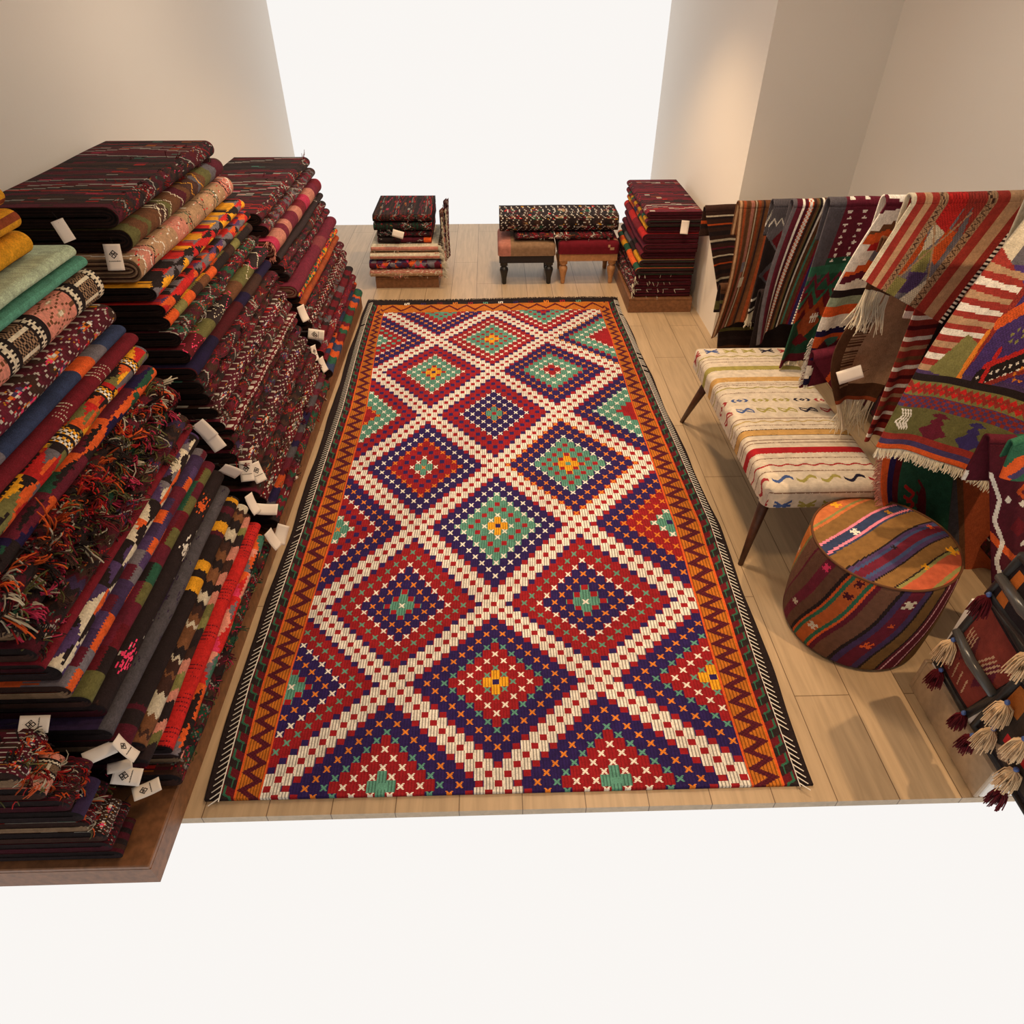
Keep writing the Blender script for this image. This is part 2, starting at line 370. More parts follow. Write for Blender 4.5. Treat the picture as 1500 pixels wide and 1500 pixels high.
def p_dark(n, m, seed, cols=None, L=1.0, fl=.07, lines=8, k=1.0, white=.8):
    cols = cols if cols is not None else pal(DBRN, MAR*.6, BLK, DRED*.7, BLK*1.6, MAR*.9)
    img = p_bands(n, m, seed, cols, L, .01, .045, .02, 5)*k
    img = p_flecks(img, seed+5, pal(SCAR*.6, DRED, WHITE*white*.6, GRN*.4, ORG*.4, MAR, HOT*.4, BLK, DBRN), fl, 3)
    r = R_(seed+31); a = np.arange(n)[:, None]; bb = np.arange(m)[None]; per = r.integers(18, 34)
    w = np.abs(((a+3.5*np.abs(((bb/ m*r.integers(2, 5)) % 1)*2-1)) % per)-per/2); br = (np.sin(a*.05+seed) > -.1); msk = (w < .8) & br & ((bb+a//9) % 4 != 0)
    img[msk] = WHITE*white*.38
    msk = (np.abs(w-3) < .7) & br & (bb % 3 == 0); img[msk] = SCAR*.5
    return p_lines(img, seed+9, pal(WHITE*white*.6, MAR, BLK, SCAR*.6), lines, 5)
# ------------------------------------------------------------------ folded kilims
def snoise(x, seed):
    r = R_(seed); return sum(r.uniform(-1, 1)*np.sin(x*f+r.uniform(0, 6)) for f in (2.1, 4.7, 9.3, 17.0))/3
def folded(name, label, group, y0, y1, z, th, xf, pat, seed, depth=.46, ny=170, side=1, rot=None, rings=None, nrm=.004, end=(DBRN, TAN*.6), tangle=0, tcols=None, tsize=.02, fringe=None, cx=0, layers=4):
    """a kilim folded into a long packet. front (rounded fold) at xf, packet centre height z, thickness th.
    side=1: the fold looks to +x; rot='y': the packet runs along x and the fold looks to -y (xf, y0, y1 swap roles)"""
    h = th/2*.93; na, nt, nb = 24, 10, 5
    t = np.linspace(-PI/2, PI/2, na+1)[::-1]; k = min(.035, h*1.25)
    px = np.concatenate([np.linspace(-depth, -k, nt, endpoint=False), -k+k*np.cos(t), np.linspace(-k, -depth, nb+1)[1:]])
    pz = np.concatenate([np.full(nt, h), h*np.sin(t), np.full(nb, -h)])
    ring = np.abs(pz)/h
    yy = np.linspace(y0, y1, ny+1)
    rows = []; meta = []
    nc = layers*2
    def row(y, kk, dy):
        s = 1-kk/(nc+.5)
        X = np.where(px > -depth+.01, px-(1-s)*k*1.0*np.clip((px+depth)/(depth-k), 0, 1), px); Z = pz*s
        return X, Z, y+dy
    allr = [(y0, nc-q, .004*((nc-q) % 2)+.0022*(nc-q)*0) for q in range(nc)]+[(y, 0, 0) for y in yy]+[(y1, q+1, -.004*((q+1) % 2)) for q in range(nc)]
    P = np.zeros((len(allr), len(px), 3))
    bulge = snoise(yy, seed)*.008; sag = snoise(yy*1.0, 777 if z < .3 else 778)*.004*min(1, z*2)
    wr = np.outer(snoise(yy*3, seed+3), np.sin(np.linspace(0, 9, len(px))+seed))*.0022
    for i, (y, kk, dy) in enumerate(allr):
        X, Z, y_ = row(y, kk, dy); j = min(max(i-nc, 0), ny)
        P[i, :, 0] = X+bulge[j]*np.clip((X+depth)/depth, 0, 1)+(wr[j] if kk == 0 else wr[j]*.5)*np.clip((px+k+.02)*30, 0, 1); P[i, :, 1] = y_; P[i, :, 2] = Z+sag[j]
    col = np.zeros((len(allr)-1, len(px)-1, 3)); col[nc:nc+ny] = samp(pat, ny, len(px)-1)
    for q in range(nc): col[q] = end[(q//1) % len(end)]; col[-1-q] = end[(q//1) % len(end)]
    col *= R_(seed).uniform(.82, 1.12, col.shape[:2])[..., None]
    if rot == 'y':     # local x -> -y
        Q = np.stack([P[..., 1], -P[..., 0], P[..., 2]], -1); org = ((y0+y1)/2, xf, z); Q[..., 0] -= org[0]; flip = False
    else:
        Q = P.copy(); Q[..., 0] *= side; Q[..., 1] -= (y0+y1)/2; org = (xf, (y0+y1)/2, z); flip = side < 0
    # close the back: wrap the profile
    f = grid(Q, True); colw = np.concatenate([col, col[:, :1]], 1)
    if rot != 'y' and side > 0: f = f[:, ::-1]
    if rot == 'y': f = f[:, ::-1]
    o = link(name, mesh_np(name, Q, f, colw), CLOTH); o.location = (org[0], org[1], org[2])
    tag(o, label, 'folded kilim', group)
    r = R_(seed+50)
    if tangle:
        tc = tcols if tcols is not None else pal(SCAR, DORG, CREAM*.6, OLIVE*.5, BLK, DRED, SCAR*.6, DBRN, DORG*.7, BLK)
        cv = []; cc = []; tuft = 6
        for q in range(max(1, tangle//tuft)):
            i = r.integers(0, ny); a = r.integers(nt-4, nt+na-3); tt = t[min(max(a-nt, 0), na)]
            out = np.array([math.cos(tt), 0, 0])*side if rot != 'y' else np.array([0, -math.cos(tt), 0]); nrmv = out+np.array([0, 0, math.sin(tt)])
            tg = r.normal(size=3); tg[2] -= .5; tg /= np.linalg.norm(tg); kc = tc[r.integers(0, len(tc))]; L0 = r.uniform(.6, 1.5)*tsize; curlv = r.normal(size=3)*.35
            for w_ in range(tuft):
                j = int(np.clip(i+r.integers(-2, 3), 0, ny-1)); aa_ = int(np.clip(a+r.integers(-1, 2), 0, len(px)-1)); p = Q[nc+j, aa_].copy(); g = tg+r.normal(size=3)*.3; L = L0*r.uniform(.7, 1.2)
                cv.append([p-nrmv*.002, p+nrmv*L*.30+g*L*.3, p+nrmv*L*.34+g*L*.75+curlv*L*.3, p+nrmv*L*.10+g*L*1.05+curlv*L*.6]); cc.append(kc*r.uniform(.6, 1.25) if r.random() < .8 else tc[r.integers(0, len(tc))])
        strands('loose_yarn', cv, cc, .0027 if tsize > .02 else .0017, o)
    if fringe is not None:      # fringe along the ends of the packet: knots hanging at one end
        cv = []; cc = []; ecol, n_, which = fringe
        for q in range(n_):
            a = r.integers(3, len(px)-3); i = nc if which == 0 else nc+ny; p = Q[i, a].copy(); d = Q[nc, 0]-Q[nc+4, 0]; d = d/np.linalg.norm(d)*(1 if which == 0 else -1)
            L = r.uniform(.015, .04); g = np.array([r.normal(0, .2), r.normal(0, .2), -.5]); cv.append([p, p+d*L*.5+g*L*.2, p+d*L*.8+g*L]); cc.append(ecol*r.uniform(.7, 1.1))
        strands('fringe', cv, cc, .0016, o)
    return o
def xface(z): return -.912-.255*(z-.1)
M_ = 46
# ---- first pile by the aisle (near left)
ga = 'folded kilims in the near left pile'
NA_ = 200
def PA(i):
    n = NA_
    return [
     lambda: p_bands(n, M_, 1, pal(YEL, YEL*.9, YEL, RUST), 1, .1, .3),
     ][i]()
def along(cols_w, n, m):        # stripes that run along the packet: list of (colour, width)
    t = sum(w for _, w in cols_w); img = np.zeros((n, m, 3)); x = 0
    for c, w in cols_w: a = int(round(x/t*m)); x += w; img[:, a:int(round(x/t*m))] = c
    return img
N = 200
geoA = pal(SCAR, DORG, BLK, GREY*.8, YEL, DORG, SCAR*.8, OLIVE*.7, BLK)
geoB = pal(MAR, NAVY*.5, DORG, DGRN*.6, BLK, DORG, MAR*1.2, MAR)
def withteeth(img, seed, k=3):
    r = R_(seed); n, m = img.shape[:2]
    for q in range(k):
        y = r.integers(10, n-16); b = ((np.arange(m)//2) % 2)*2
        for d in range(9): img[y+d] = (BLK, BLK, WHITE, WHITE, BLK, YEL, YEL, BLK, BLK)[d]
        for j in range(m): img[y+2:y+8, j] = np.roll(img[y+2:y+8, j], b[j], 0)
    return img
creamgeo = p_geo(N, M_, 31, pal(CREAM*.85, BLK, CREAM*.85, BLK, PURP, DORG, GREY), .09, 4)
rA = [ # z, th, pattern, name-label, tangle
 (1.500, .060, along([(YEL, 6), (YEL*.9, 2), (RUST*.7, 1), (YEL, 4)], N, M_), 'golden yellow folded kilim with rust lines, topmost of the near left pile', 0),
 (1.440, .055, along([(YEL, 5), (RUST, 2), (YEL*.9, 4), (RUST, 2)], N, M_), 'yellow and rust striped folded kilim just below the topmost yellow one', 0),
 (1.375, .065, along([(YEL, 5), (YEL*.95, 6), (RUST, 4), (DRED, 1)], N, M_), 'mustard yellow folded kilim shading to rust, above the pale mint one', 0),
 (1.322, .036, p_bands(N, M_, 4, pal(MINT, MINT*.92, MINT*1.03), 1, .004, .01), 'pale mint ribbed folded kilim near the top of the near left pile', 0),
 (1.285, .034, along([(TEAL*.8, 12), (TEAL, 8), (BLK, 3), (TAN, 1), (BLK, 3)], N, M_), 'teal green folded kilim with a black edge under the pale mint one', 0),
 (1.215, .096, p_kufic(N, M_, 5), 'thick folded kilim with salmon lozenges between black and cream stepped bands', 0),
 (1.128, .070, p_embr(N, M_, 6), 'dark red embroidered folded kilim with white dotted chevrons', 0),
 (1.075, .034, p_bands(N, M_, 8, pal(BLUE, BLUE, BLUE*.8, DORG, BLUE, GREY), 1, .06, .16), 'slim slate blue folded kilim with orange patches', 0),
 (1.037, .038, p_stitch(N, M_, 9, DRED*1.25, CREAM*.8), 'plain crimson folded kilim with rows of pale stitches', 0),
 (.985, .060, withteeth(p_geo(N, M_, 10, geoA, .11, 4), 1, 4), 'folded kilim of orange, grey and yellow triangles with a black zigzag edge', 0),
 (.930, .048, p_geo(N, M_, 11, geoB, .17, 2.6), 'folded kilim of large navy, maroon and orange lozenges', 0),
 (.868, .072, p_dark(N, M_, 12, lines=14, white=.9), 'shaggy folded kilim, reverse side out with tangled orange and red yarn, thickest of its pile', 1300),
 (.800, .060, p_dark(N, M_, 13, pal(BLK, DBRN, DGRN*.5, MAR*.5), lines=10), 'shaggy dark folded kilim with olive and pink yarn ends under the orange tangled one', 1200),
 (.742, .050, p_dark(N, M_, 14, pal(BLK, DBRN, MAR*.6, PURP*.5)), 'dark brown shaggy folded kilim above the plain red one', 420),
 (.702, .028, p_bands(N, M_, 15, pal(DRED*1.3, DRED*1.25, DRED*1.35), 1, .1, .3), 'thin plain red folded kilim without pattern', 0),
 (.655, .062, creamgeo, 'folded kilim with cream and black triangles beside orange and purple ones', 0),
 (.597, .052, p_geo(N, M_, 17, pal(DORG, PURP*.7, PURP, GREY, MAR, DORG, PURP*.6), .06, 5, tri=False), 'folded kilim of small orange steps on dusty purple', 0),
 (.546, .046, p_geo(N, M_, 18, pal(MAR, PURP*.6, DGRN*.7, MAR*1.2, BLK, DRED, OLIVE*.5), .08, 3, tri=False), 'folded kilim of wine red, plum and green blocks', 0),
 (.492, .058, p_flecks(along([(CREAM*.7, 1), (BLK*1.1, 16), (BLK*.9, 16), (CREAM*.6, 1)], N, M_), 3, pal(BLK, DBRN, BLK*1.5, WHITE*.6), .02, 3), 'black folded kilim with a stitched cream edge and a pink flower motif', 0),
 (.436, .050, p_flecks(along([(PURP*.5, 5), (GREY*.45, 9), (BLK*1.4, 7)], N, M_), 8, pal(GREY*.5, PURP*.4), .06, 4), 'plain charcoal grey folded kilim', 0),
 (.384, .050, p_bands(N, M_, 21, pal(BLK, BLK, MAR*.7, YEL*.8, BLK, BLK), 1, .012, .06, .004), 'black folded kilim with short yellow bars', 0),
 (.332, .050, p_bands(N, M_, 22, pal(BRN, BLK, CREAM*.7, BRN*1.2, DBRN), 1, .01, .07, .02, 6), 'brown folded kilim with cream stepped bands', 0),
 (.283, .044, p_bands(N, M_, 23, pal(BLK, OLIVE*.6, SALM*.8, BLK*1.4, OLIVE*.9, DBRN), 1, .03, .07, .02, 3), 'olive and salmon folded kilim over the bright red roll', 0),
 (.240, .040, p_stitch(N, M_, 24, SCAR*.95, DRED), 'bright red folded kilim with dark stitches near the floor', 0),
 (.196, .044, p_geo(N, M_, 25, pal(DORG, BLK, HOT*.8, TEAL*.5, SALM, SCAR, GREY, DORG), .13, 2.2), 'folded kilim with flame shapes in orange, teal and pink near the floor', 0),
 (.140, .066, p_dark(N, M_, 26, pal(BLK, DGRN*.4, DBRN, MAR*.5), fl=.14, white=.5, lines=4), 'dark green and maroon stitched folded kilim at the bottom of the near left pile', 260),
]
def add_flower(img, y, x, c):
    r = R_(y)
    for q in range(60):
        yy = int(y+r.normal(0, 5)); xx = int(x+r.normal(0, 3)); img[yy:yy+2, xx:xx+1] = c
for q in (30,): add_flower(rA[18][2], q, 20, HOT)
add_flower(rA[18][2], 120, 24, WHITE*.8); add_flower(rA[18][2], 160, 18, DORG)
ends = [(DBRN*.6, TAN*.5), (BLK*.7, DBRN), (BLK, MAR*.4), (BLK*.6, BLK*1.2)]
rr = random.Random(5)
for i, (z, th, pt, lb, tg) in enumerate(rA):
    xf = xface(z)+rr.uniform(-.008, .008); far = 2.09-rr.uniform(0, .03)-(.10*(i < 3)); near = 1.045+rr.uniform(-.02, .03)
    if i == 24 or i == 23: near = 1.10
    if i < 3: xf -= .03
    if i in (0, 1): near = 1.5
    folded('folded_kilim', lb, ga, near, far, z, th, xf, pt, 100+i, ny=200, end=ends[i % 4], tangle=tg, layers=3, tcols=(pal(BLK, OLIVE*.5, HOT*.5, DBRN, OLIVE*.35, DRED, CREAM*.5) if i in (12, 13) else pal(DGRN*.6, MAR, BLK, HOT*.5, OLIVE*.5) if i == 25 else None), tsize=.03 if i in (11, 12) else .018)
# ---- low pile nearest the camera
gb = 'folded kilims in the low nearest pile'
rB = [(.515, .07, p_embr(90, M_, 41, .4, MAR*.7), 'brown red stitched folded kilim on top of the low nearest pile', 260),
      (.450, .055, p_kufic(90, M_, 42, .4)*.8, 'folded kilim with a cream lattice panel in the low nearest pile', 160),
      (.392, .055, p_dark(90, M_, 43, k=.8), 'dark speckled folded kilim under the cream lattice one', 120),
      (.338, .050, along([(BLK, 4), (PURP*.5, 6), (BLK, 3)], 90, M_), 'plum grey folded kilim in the low nearest pile', 0),
      (.285, .052, p_dark(90, M_, 45, k=.6), 'dark maroon folded kilim below the plum grey one', 100),
      (.230, .054, p_embr(90, M_, 46, .4, DBRN), 'brown banded folded kilim low in the nearest pile', 0),
      (.175, .052, p_dark(90, M_, 47, k=.6), 'black and red flecked folded kilim second from the bottom of the nearest pile', 0),
      (.126, .042, p_bands(90, M_, 48, pal(DBRN, MAR*.6, BLK), .4), 'thin brown folded kilim at the bottom of the nearest pile', 0)]
for i, (z, th, pt, lb, tg) in enumerate(rB):
    folded('folded_kilim', lb, gb, .86, .975-.02*(i % 2)-.012*i*0, z, th, -1.00-.07*(z/.5)-(.03 if i < 2 else 0)+rr.uniform(-.01, .01), pt, 150+i, ny=90, end=ends[i % 4], tangle=tg, layers=3, tsize=.016)
# ---- second pile
gc = 'folded kilims in the second left pile'
Nc = 150
rC = [
 (1.325, .070, p_dark(Nc, M_, 51, lines=12), 'dark maroon folded kilim with white flecks on top of the second left pile'),
 (1.250, .075, p_lines(p_bands(Nc, M_, 52, pal(BRN*.9, DBRN*1.5, OLIVE*.5, GREY*.7, MAR*.8), 1, .03, .1, .02, 3), 2, pal(YEL, CREAM, WHITE), 7, 3), 'grey brown folded kilim with wavy yellow lines, second from the top of its pile'),
 (1.165, .085, p_flecks(p_lines(p_bands(Nc, M_, 53, pal(TAN*1.1, TAN, SALM*.8, TAN*.9), 1, .05, .12), 4, pal(BLK, BLK, DGRN, WHITE), 14, 2), 5, pal(SCAR, SALM, BLK, WHITE), .05, 2), 'thick tan folded kilim with thin black cross lines and a spiral folded end'),
 (1.090, .050, p_geo(Nc, M_, 54, pal(YEL, BLK, YEL*.9, BLK, SCAR, GREY, SCAR), .10, 3), 'folded kilim with yellow, black and red stepped shapes under the thick tan one'),
 (1.035, .045, p_geo(Nc, M_, 55, pal(SCAR, DORG, BLK, GREY, SCAR*.8, PURP), .08, 3), 'folded kilim of red, orange and dark blocks with a white edge cord'),
 (.983, .050, p_geo(Nc, M_, 56, pal(DBRN, YEL*.8, BLK, OLIVE*.8, BRN, DORG), .08, 3, tri=False), 'brown folded kilim with mustard squares below the red and orange one'),
 (.925, .055, p_dark(Nc, M_, 57, pal(BLK, DGRN*.6, DBRN, MAR*.6), fl=.16, lines=14), 'dark green and white flecked folded kilim in the middle of the second pile'),
 (.865, .052, p_lines(p_bands(Nc, M_, 58, pal(BLK*1.5, BRN*.8, OLIVE*.5, DRED*.8, BLK), 1, .08, .25), 8, pal(HOT, HOT, CREAM), 9, 8), 'grey green folded kilim with bright pink outlines and a hot pink tip'),
 (.810, .048, p_bands(Nc, M_, 59, pal(DRED*.55, DBRN, NAVY*.3, NAVY*.35, DRED*.5), 1, .08, .2), 'plain dark red and navy folded kilim under the pink outlined one'),
 (.755, .052, p_dark(Nc, M_, 60, lines=14), 'speckled maroon folded kilim below the dark navy one'),
 (.700, .050, p_dark(Nc, M_, 61, fl=.12), 'maroon folded kilim with dense white and orange flecks in the second pile'),
 (.648, .046, p_embr(Nc, M_, 62, 1, MAR*.7, (MAR, SCAR*.6, PURP, WHITE*.6, BLK)), 'wine red folded kilim with faint dotted chevrons in the second pile'),
 (.598, .046, p_dark(Nc, M_, 63, lines=12), 'blackish red folded kilim with curling pale threads in the second pile'),
 (.560, .022, p_dia(Nc, M_, 64, DRED*.9, WHITE*.8, DRED, 1, .045, 3.0, .8), 'narrow red folded kilim with a row of white squares'),
 (.520, .050, p_dark(Nc, M_, 65, fl=.1), 'speckled folded kilim directly under the red one with white squares'),
 (.466, .050, p_dark(Nc, M_, 66, pal(BLK, MAR*.7, DBRN, PURP*.5)), 'plum and maroon speckled folded kilim in the lower half of the second pile'),
 (.412, .050, p_embr(Nc, M_, 67, 1, MAR*.6, (MAR, PURP, WHITE*.7, BLK, DORG*.6)), 'maroon folded kilim with pale lozenges in the lower half of the second pile'),
 (.358, .050, p_dark(Nc, M_, 68, fl=.12, lines=16), 'dark folded kilim with white squiggles low in the second pile'),
 (.304, .050, p_dark(Nc, M_, 69, pal(BLK, DBRN, MAR*.8)), 'very dark brown folded kilim low in the second pile'),
 (.250, .050, p_embr(Nc, M_, 70, 1, DRED*.7, (DRED, GREY*.7, WHITE*.7, BLK, OLIVE*.6)), 'red and grey folded kilim third from the bottom of the second pile'),
 (.198, .046, p_bands(Nc, M_, 71, pal(NAVY*.4, MAR*.9, GREY*.4, DORG*.6, MAR*.7), 1, .04, .1, .02, 3), 'folded kilim of dull blue and orange blocks near the bottom of the second pile'),
 (.145, .052, p_dark(Nc, M_, 72, pal(DGRN*.5, MAR*.7, BLK, DRED)), 'green and red folded kilim at the bottom of the second pile'),
]
for i, (z, th, pt, lb) in enumerate(rC):
    k = .02 if i not in (3, 7) else -.01
    folded('folded_kilim', lb, gc, 2.36-.15*(1.3-z)+rr.uniform(-.02, .03), 3.42-rr.uniform(0, .03), z, th, xface(z)+rr.uniform(-.012, .008)+(.015 if i == 13 else 0), pt, 200+i, ny=Nc, end=((TAN*.35, TAN*.9, DBRN) if i == 2 else (BLK*.5, DBRN*.6)), layers=4 if i == 2 else 3, tangle=(120 if i > 8 or i in (0, 6) else 0),
           tcols=pal(WHITE*.5, MAR, BLK, DRED, SCAR*.5, MAR, DBRN, OLIVE*.4, BLK, DRED, DBRN), tsize=.015)
# ---- third pile
gd = 'folded kilims in the third left pile'
Nd = 110
names = ['speckled maroon', 'grey pink', 'rose red with a spiral end and pale stitched tip', 'dark olive', 'wine', 'dusty rose with a rounded open end', 'multicoloured green and orange', 'rust orange', 'blackish red', 'maroon with white squiggles', 'grey and brick', 'dark brown flecked', 'brick and green', 'deep red', 'dull orange and blue', 'plum', 'brownish red']
rD = [(.985, .06, p_dark(Nd, M_, 81), 'maroon speckled folded kilim on top of the third left pile'),
 (.925, .055, p_dark(Nd, M_, 82, pal(GREY*.6, DBRN, MAR)), 'grey brown speckled folded kilim just under the top of the third pile'),
 (.850, .085, p_bands(Nd, M_, 83, pal(DRED*1.2, MAR*1.2, HOT*.45, SALM*.6), 1, .04, .14), 'rose red folded kilim with a coiled open end and pale fringe tip'),
 (.785, .04, p_stitch(Nd, M_, 84, BLK*1.6, WHITE*.6), 'dark olive folded kilim with a dotted white edge line'),
 (.738, .046, p_dark(Nd, M_, 85), 'blackish folded kilim with pale squiggles above the dusty rose roll'),
 (.690, .042, p_dark(Nd, M_, 86, pal(MAR, BLK)), 'wine coloured speckled folded kilim above the dusty rose roll'),
 (.630, .070, p_bands(Nd, M_, 87, pal(MAR*1.3, MAR*1.2, A(120, 50, 48)), 1, .1, .3), 'dusty rose folded kilim with a smooth rounded fold'),
 (.572, .040, p_geo(Nd, M_, 88, pal(DORG, DGRN, SCAR, NAVY*.6, YEL*.8, DGRN), .04, 5), 'multicoloured folded kilim with orange and green lozenges below the dusty rose one'),
 (.526, .044, p_bands(Nd, M_, 89, pal(RUST, RUST*.8, DORG*.5), 1, .05, .1), 'rust orange folded kilim in the middle of the third pile'),
 (.474, .050, p_dark(Nd, M_, 90, fl=.1), 'dark red flecked folded kilim under the rust orange one'),
 (.420, .050, p_embr(Nd, M_, 91, 1, DRED*.7, (DRED, SCAR*.6, WHITE*.6, BLK)), 'brick red folded kilim with pale lozenges in the third pile'),
 (.366, .048, p_dark(Nd, M_, 92, pal(DRED*.8, DBRN, GREY*.5)), 'brown and grey flecked folded kilim in the third pile'),
 (.314, .048, p_bands(Nd, M_, 93, pal(DRED, BLK, GREY*.6, DRED*.8), 1, .04, .08, .02, 3), 'folded kilim of red and grey blocks low in the third pile'),
 (.262, .046, p_dark(Nd, M_, 94, pal(DRED, MAR)), 'deep red speckled folded kilim low in the third pile'),
 (.212, .046, p_bands(Nd, M_, 95, pal(BLUE*.7, DRED, DORG*.8, MAR, BLUE*.6), 1, .04, .1, .02, 3), 'folded kilim of slate blue and orange bands near the bottom of the third pile'),
 (.150, .062, p_bands(Nd, M_, 96, pal(DRED, DORG*.8, DGRN*.7, MAR, BLUE), 1, .03, .1, .03, 3), 'red, orange and green folded kilim at the bottom of the third pile')]
for i, (z, th, pt, lb) in enumerate(rD):
    folded('folded_kilim', lb, gd, 3.53+rr.uniform(-.02, .03)-(.05 if i in (2, 6) else 0), 4.72-rr.uniform(0, .03), z, th, xface(z)+rr.uniform(-.012, .008)+(.03 if i in (2, 6) else 0), pt, 250+i, ny=Nd, end=((TAN*.6, DRED, SALM*.6) if i in (2, 6) else (BLK*.7, DBRN)), layers=4 if i in (2, 6) else 3, tangle=(80 if i in (0, 4, 5, 9, 10, 11, 13) else 0), tcols=pal(WHITE*.5, MAR, BLK, DRED, SCAR*.5, MAR, DBRN, BLK, DRED), tsize=.018,
           fringe=((SALM, 60, 0) if i == 2 else None))
# ---- the wooden platform under the left piles
def plank_box(name, label, x0, y0, x1, y1, z1, cat='platform', m=PLAT):
    e = empty(name, ((x0+x1)/2, (y0+y1)/2, 0), label, cat); ox, oy = (x0+x1)/2, (y0+y1)/2
    b = MB(); b.box(x0-ox, y0-oy, z1-.018, x1-ox, y1-oy, z1, .003); b.build('top_board', m, e)
    b = MB(); t = .02
    b.box(x0-ox, y0-oy, 0, x1-ox, y0+t-oy, z1-.018); b.build('end_board', m, e)
    b = MB(); b.box(x0-ox, y1-t-oy, 0, x1-ox, y1-oy, z1-.018); b.build('end_board', m, e)
    b = MB(); b.box(x0-ox, y0+t-oy, 0, x0+t-ox, y1-t-oy, z1-.018); b.build('side_board', m, e)
    b = MB(); b.box(x1-t-ox, y0+t-oy, 0, x1-ox, y1-t-oy, z1-.018); b.build('side_board', m, e)
    return e
plank_box('display_platform', 'long low wooden platform under the kilim piles along the left side of the aisle', -1.73, .84, -.955, 4.80, .098)
# ------------------------------------------------------------------ small far pile left of the passage
plank_box('display_platform', 'small square wooden platform under the far pile beside the passage', -.90, 5.17, -.42, 5.75, .085)
ge = 'folded kilims in the small far pile'
rE = [(.118, .055, p_flecks(along([(SALM*.6, 3), (TAN, 3)], 70, M_), 5, pal(CREAM, TAN), .2, 2), 'tan folded kilim with a woolly edge at the bottom of the small far pile', 5.14, (-.93, -.385)),
      (.178, .062, p_geo(70, M_, 302, pal(HOT*.8, MAR, DORG, MAR, GREY, PURP*.6), .09, 2.4), 'folded kilim with pink and orange triangles in the small far pile', 5.15, (-.93, -.39)),
      (.238, .050, along([(TAN*.9, 4), (CREAM*.8, 3), (SALM*.8, 2), (CREAM*.8, 2), (TAN, 3)], 70, M_), 'pale tan folded kilim with cream folds in the small far pile', 5.16, (-.92, -.40)),
      (.287, .042, along([(CREAM*.8, 3), (SALM*.7, 2), (CREAM*.7, 3)], 70, M_), 'cream folded kilim with a raised corner in the small far pile', 5.18, (-.91, -.41)),
      (.330, .040, p_bands(70, M_, 305, pal(MAR*.6, BLK, DORG, BLK, MAR*.7), .5, .05, .15), 'small dark folded kilim with an orange patch carrying a paper tag', 5.24, (-.86, -.46)),
      (.372, .040, p_dark(70, M_, 306, pal(BLK, MAR*.6, BLK)), 'blackish folded kilim near the top of the small far pile', 5.25, (-.86, -.46)),
      (.425, .060, p_dark(70, M_, 307, pal(BLK, DGRN*.3, BLK)), 'black green folded kilim second from the top of the small far pile', 5.24, (-.88, -.45)),
      (.485, .052, p_dark(70, M_, 308, pal(BLK*.9, DBRN, BLK), white=.5), 'black brown folded kilim topmost in the small far pile', 5.25, (-.88, -.45))]
for i, (z, th, pt, lb, yf, (a, c)) in enumerate(rE):
    folded('folded_kilim', lb, ge, a, c, z, th, yf, pt, 300+i, depth=.52, ny=70, rot='y', end=((SALM*.6, CREAM*.7) if i < 4 else (BLK, MAR*.5)), layers=3, tangle=(200 if i == 0 else 60), tcols=(pal(CREAM, TAN, SALM) if i < 4 else pal(BLK, MAR, WHITE*.5)), tsize=.012, fringe=((CREAM*.9, 160, 1) if i < 4 else None))
# ---- two tall kilims standing folded behind the small pile, fringed edge seen from the passage
for j, (x, c1, lb) in enumerate(((-.372, SALM*.55, 'pink brown fringed kilim hanging down the right side of the small far pile'), (-.355, DRED*.7, 'dark red patterned kilim hanging behind the fringed one at the small far pile'))):
    n, m = 60, 30; yy = np.linspace(5.24+.20*j, 5.56+.18*j, m+1)[None]; zz = np.linspace(.50, .16-.05*j, n+1)[:, None]
    X = x+.012*np.sin(yy*25+zz*4)+.02*(zz-.3)*0; P = np.stack([X+zz*0, yy+zz*0, zz+yy*0], -1)
    img = p_embr(n, m, 320+j, .4, c1, (c1, SALM*.6, WHITE*.5, MAR, BLK))
    # the far side and the top fold make it a doubled cloth
    P2 = P.copy(); P2[..., 0] -= .016
    Q = np.concatenate([P, P2[::-1]], 0); o = grid_obj('hanging_kilim', Q, np.concatenate([img, img[:1]*0+c1, img], 0), CLOTH, origin=(x, 5.4+.2*j, .3))
    tag(o, lb, 'kilim')
    r = R_(5+j); cv = []; cc = []
    for q in range(120): z = r.uniform(.16, .5); cv.append([(0, yy[0, 0]-5.4-.2*j, z-.3), (r.uniform(-.01, .01), yy[0, 0]-5.4-.2*j-.018, z-.3-.01)]); cc.append(CREAM*.8)
    strands('fringe', cv, cc, .002, o)
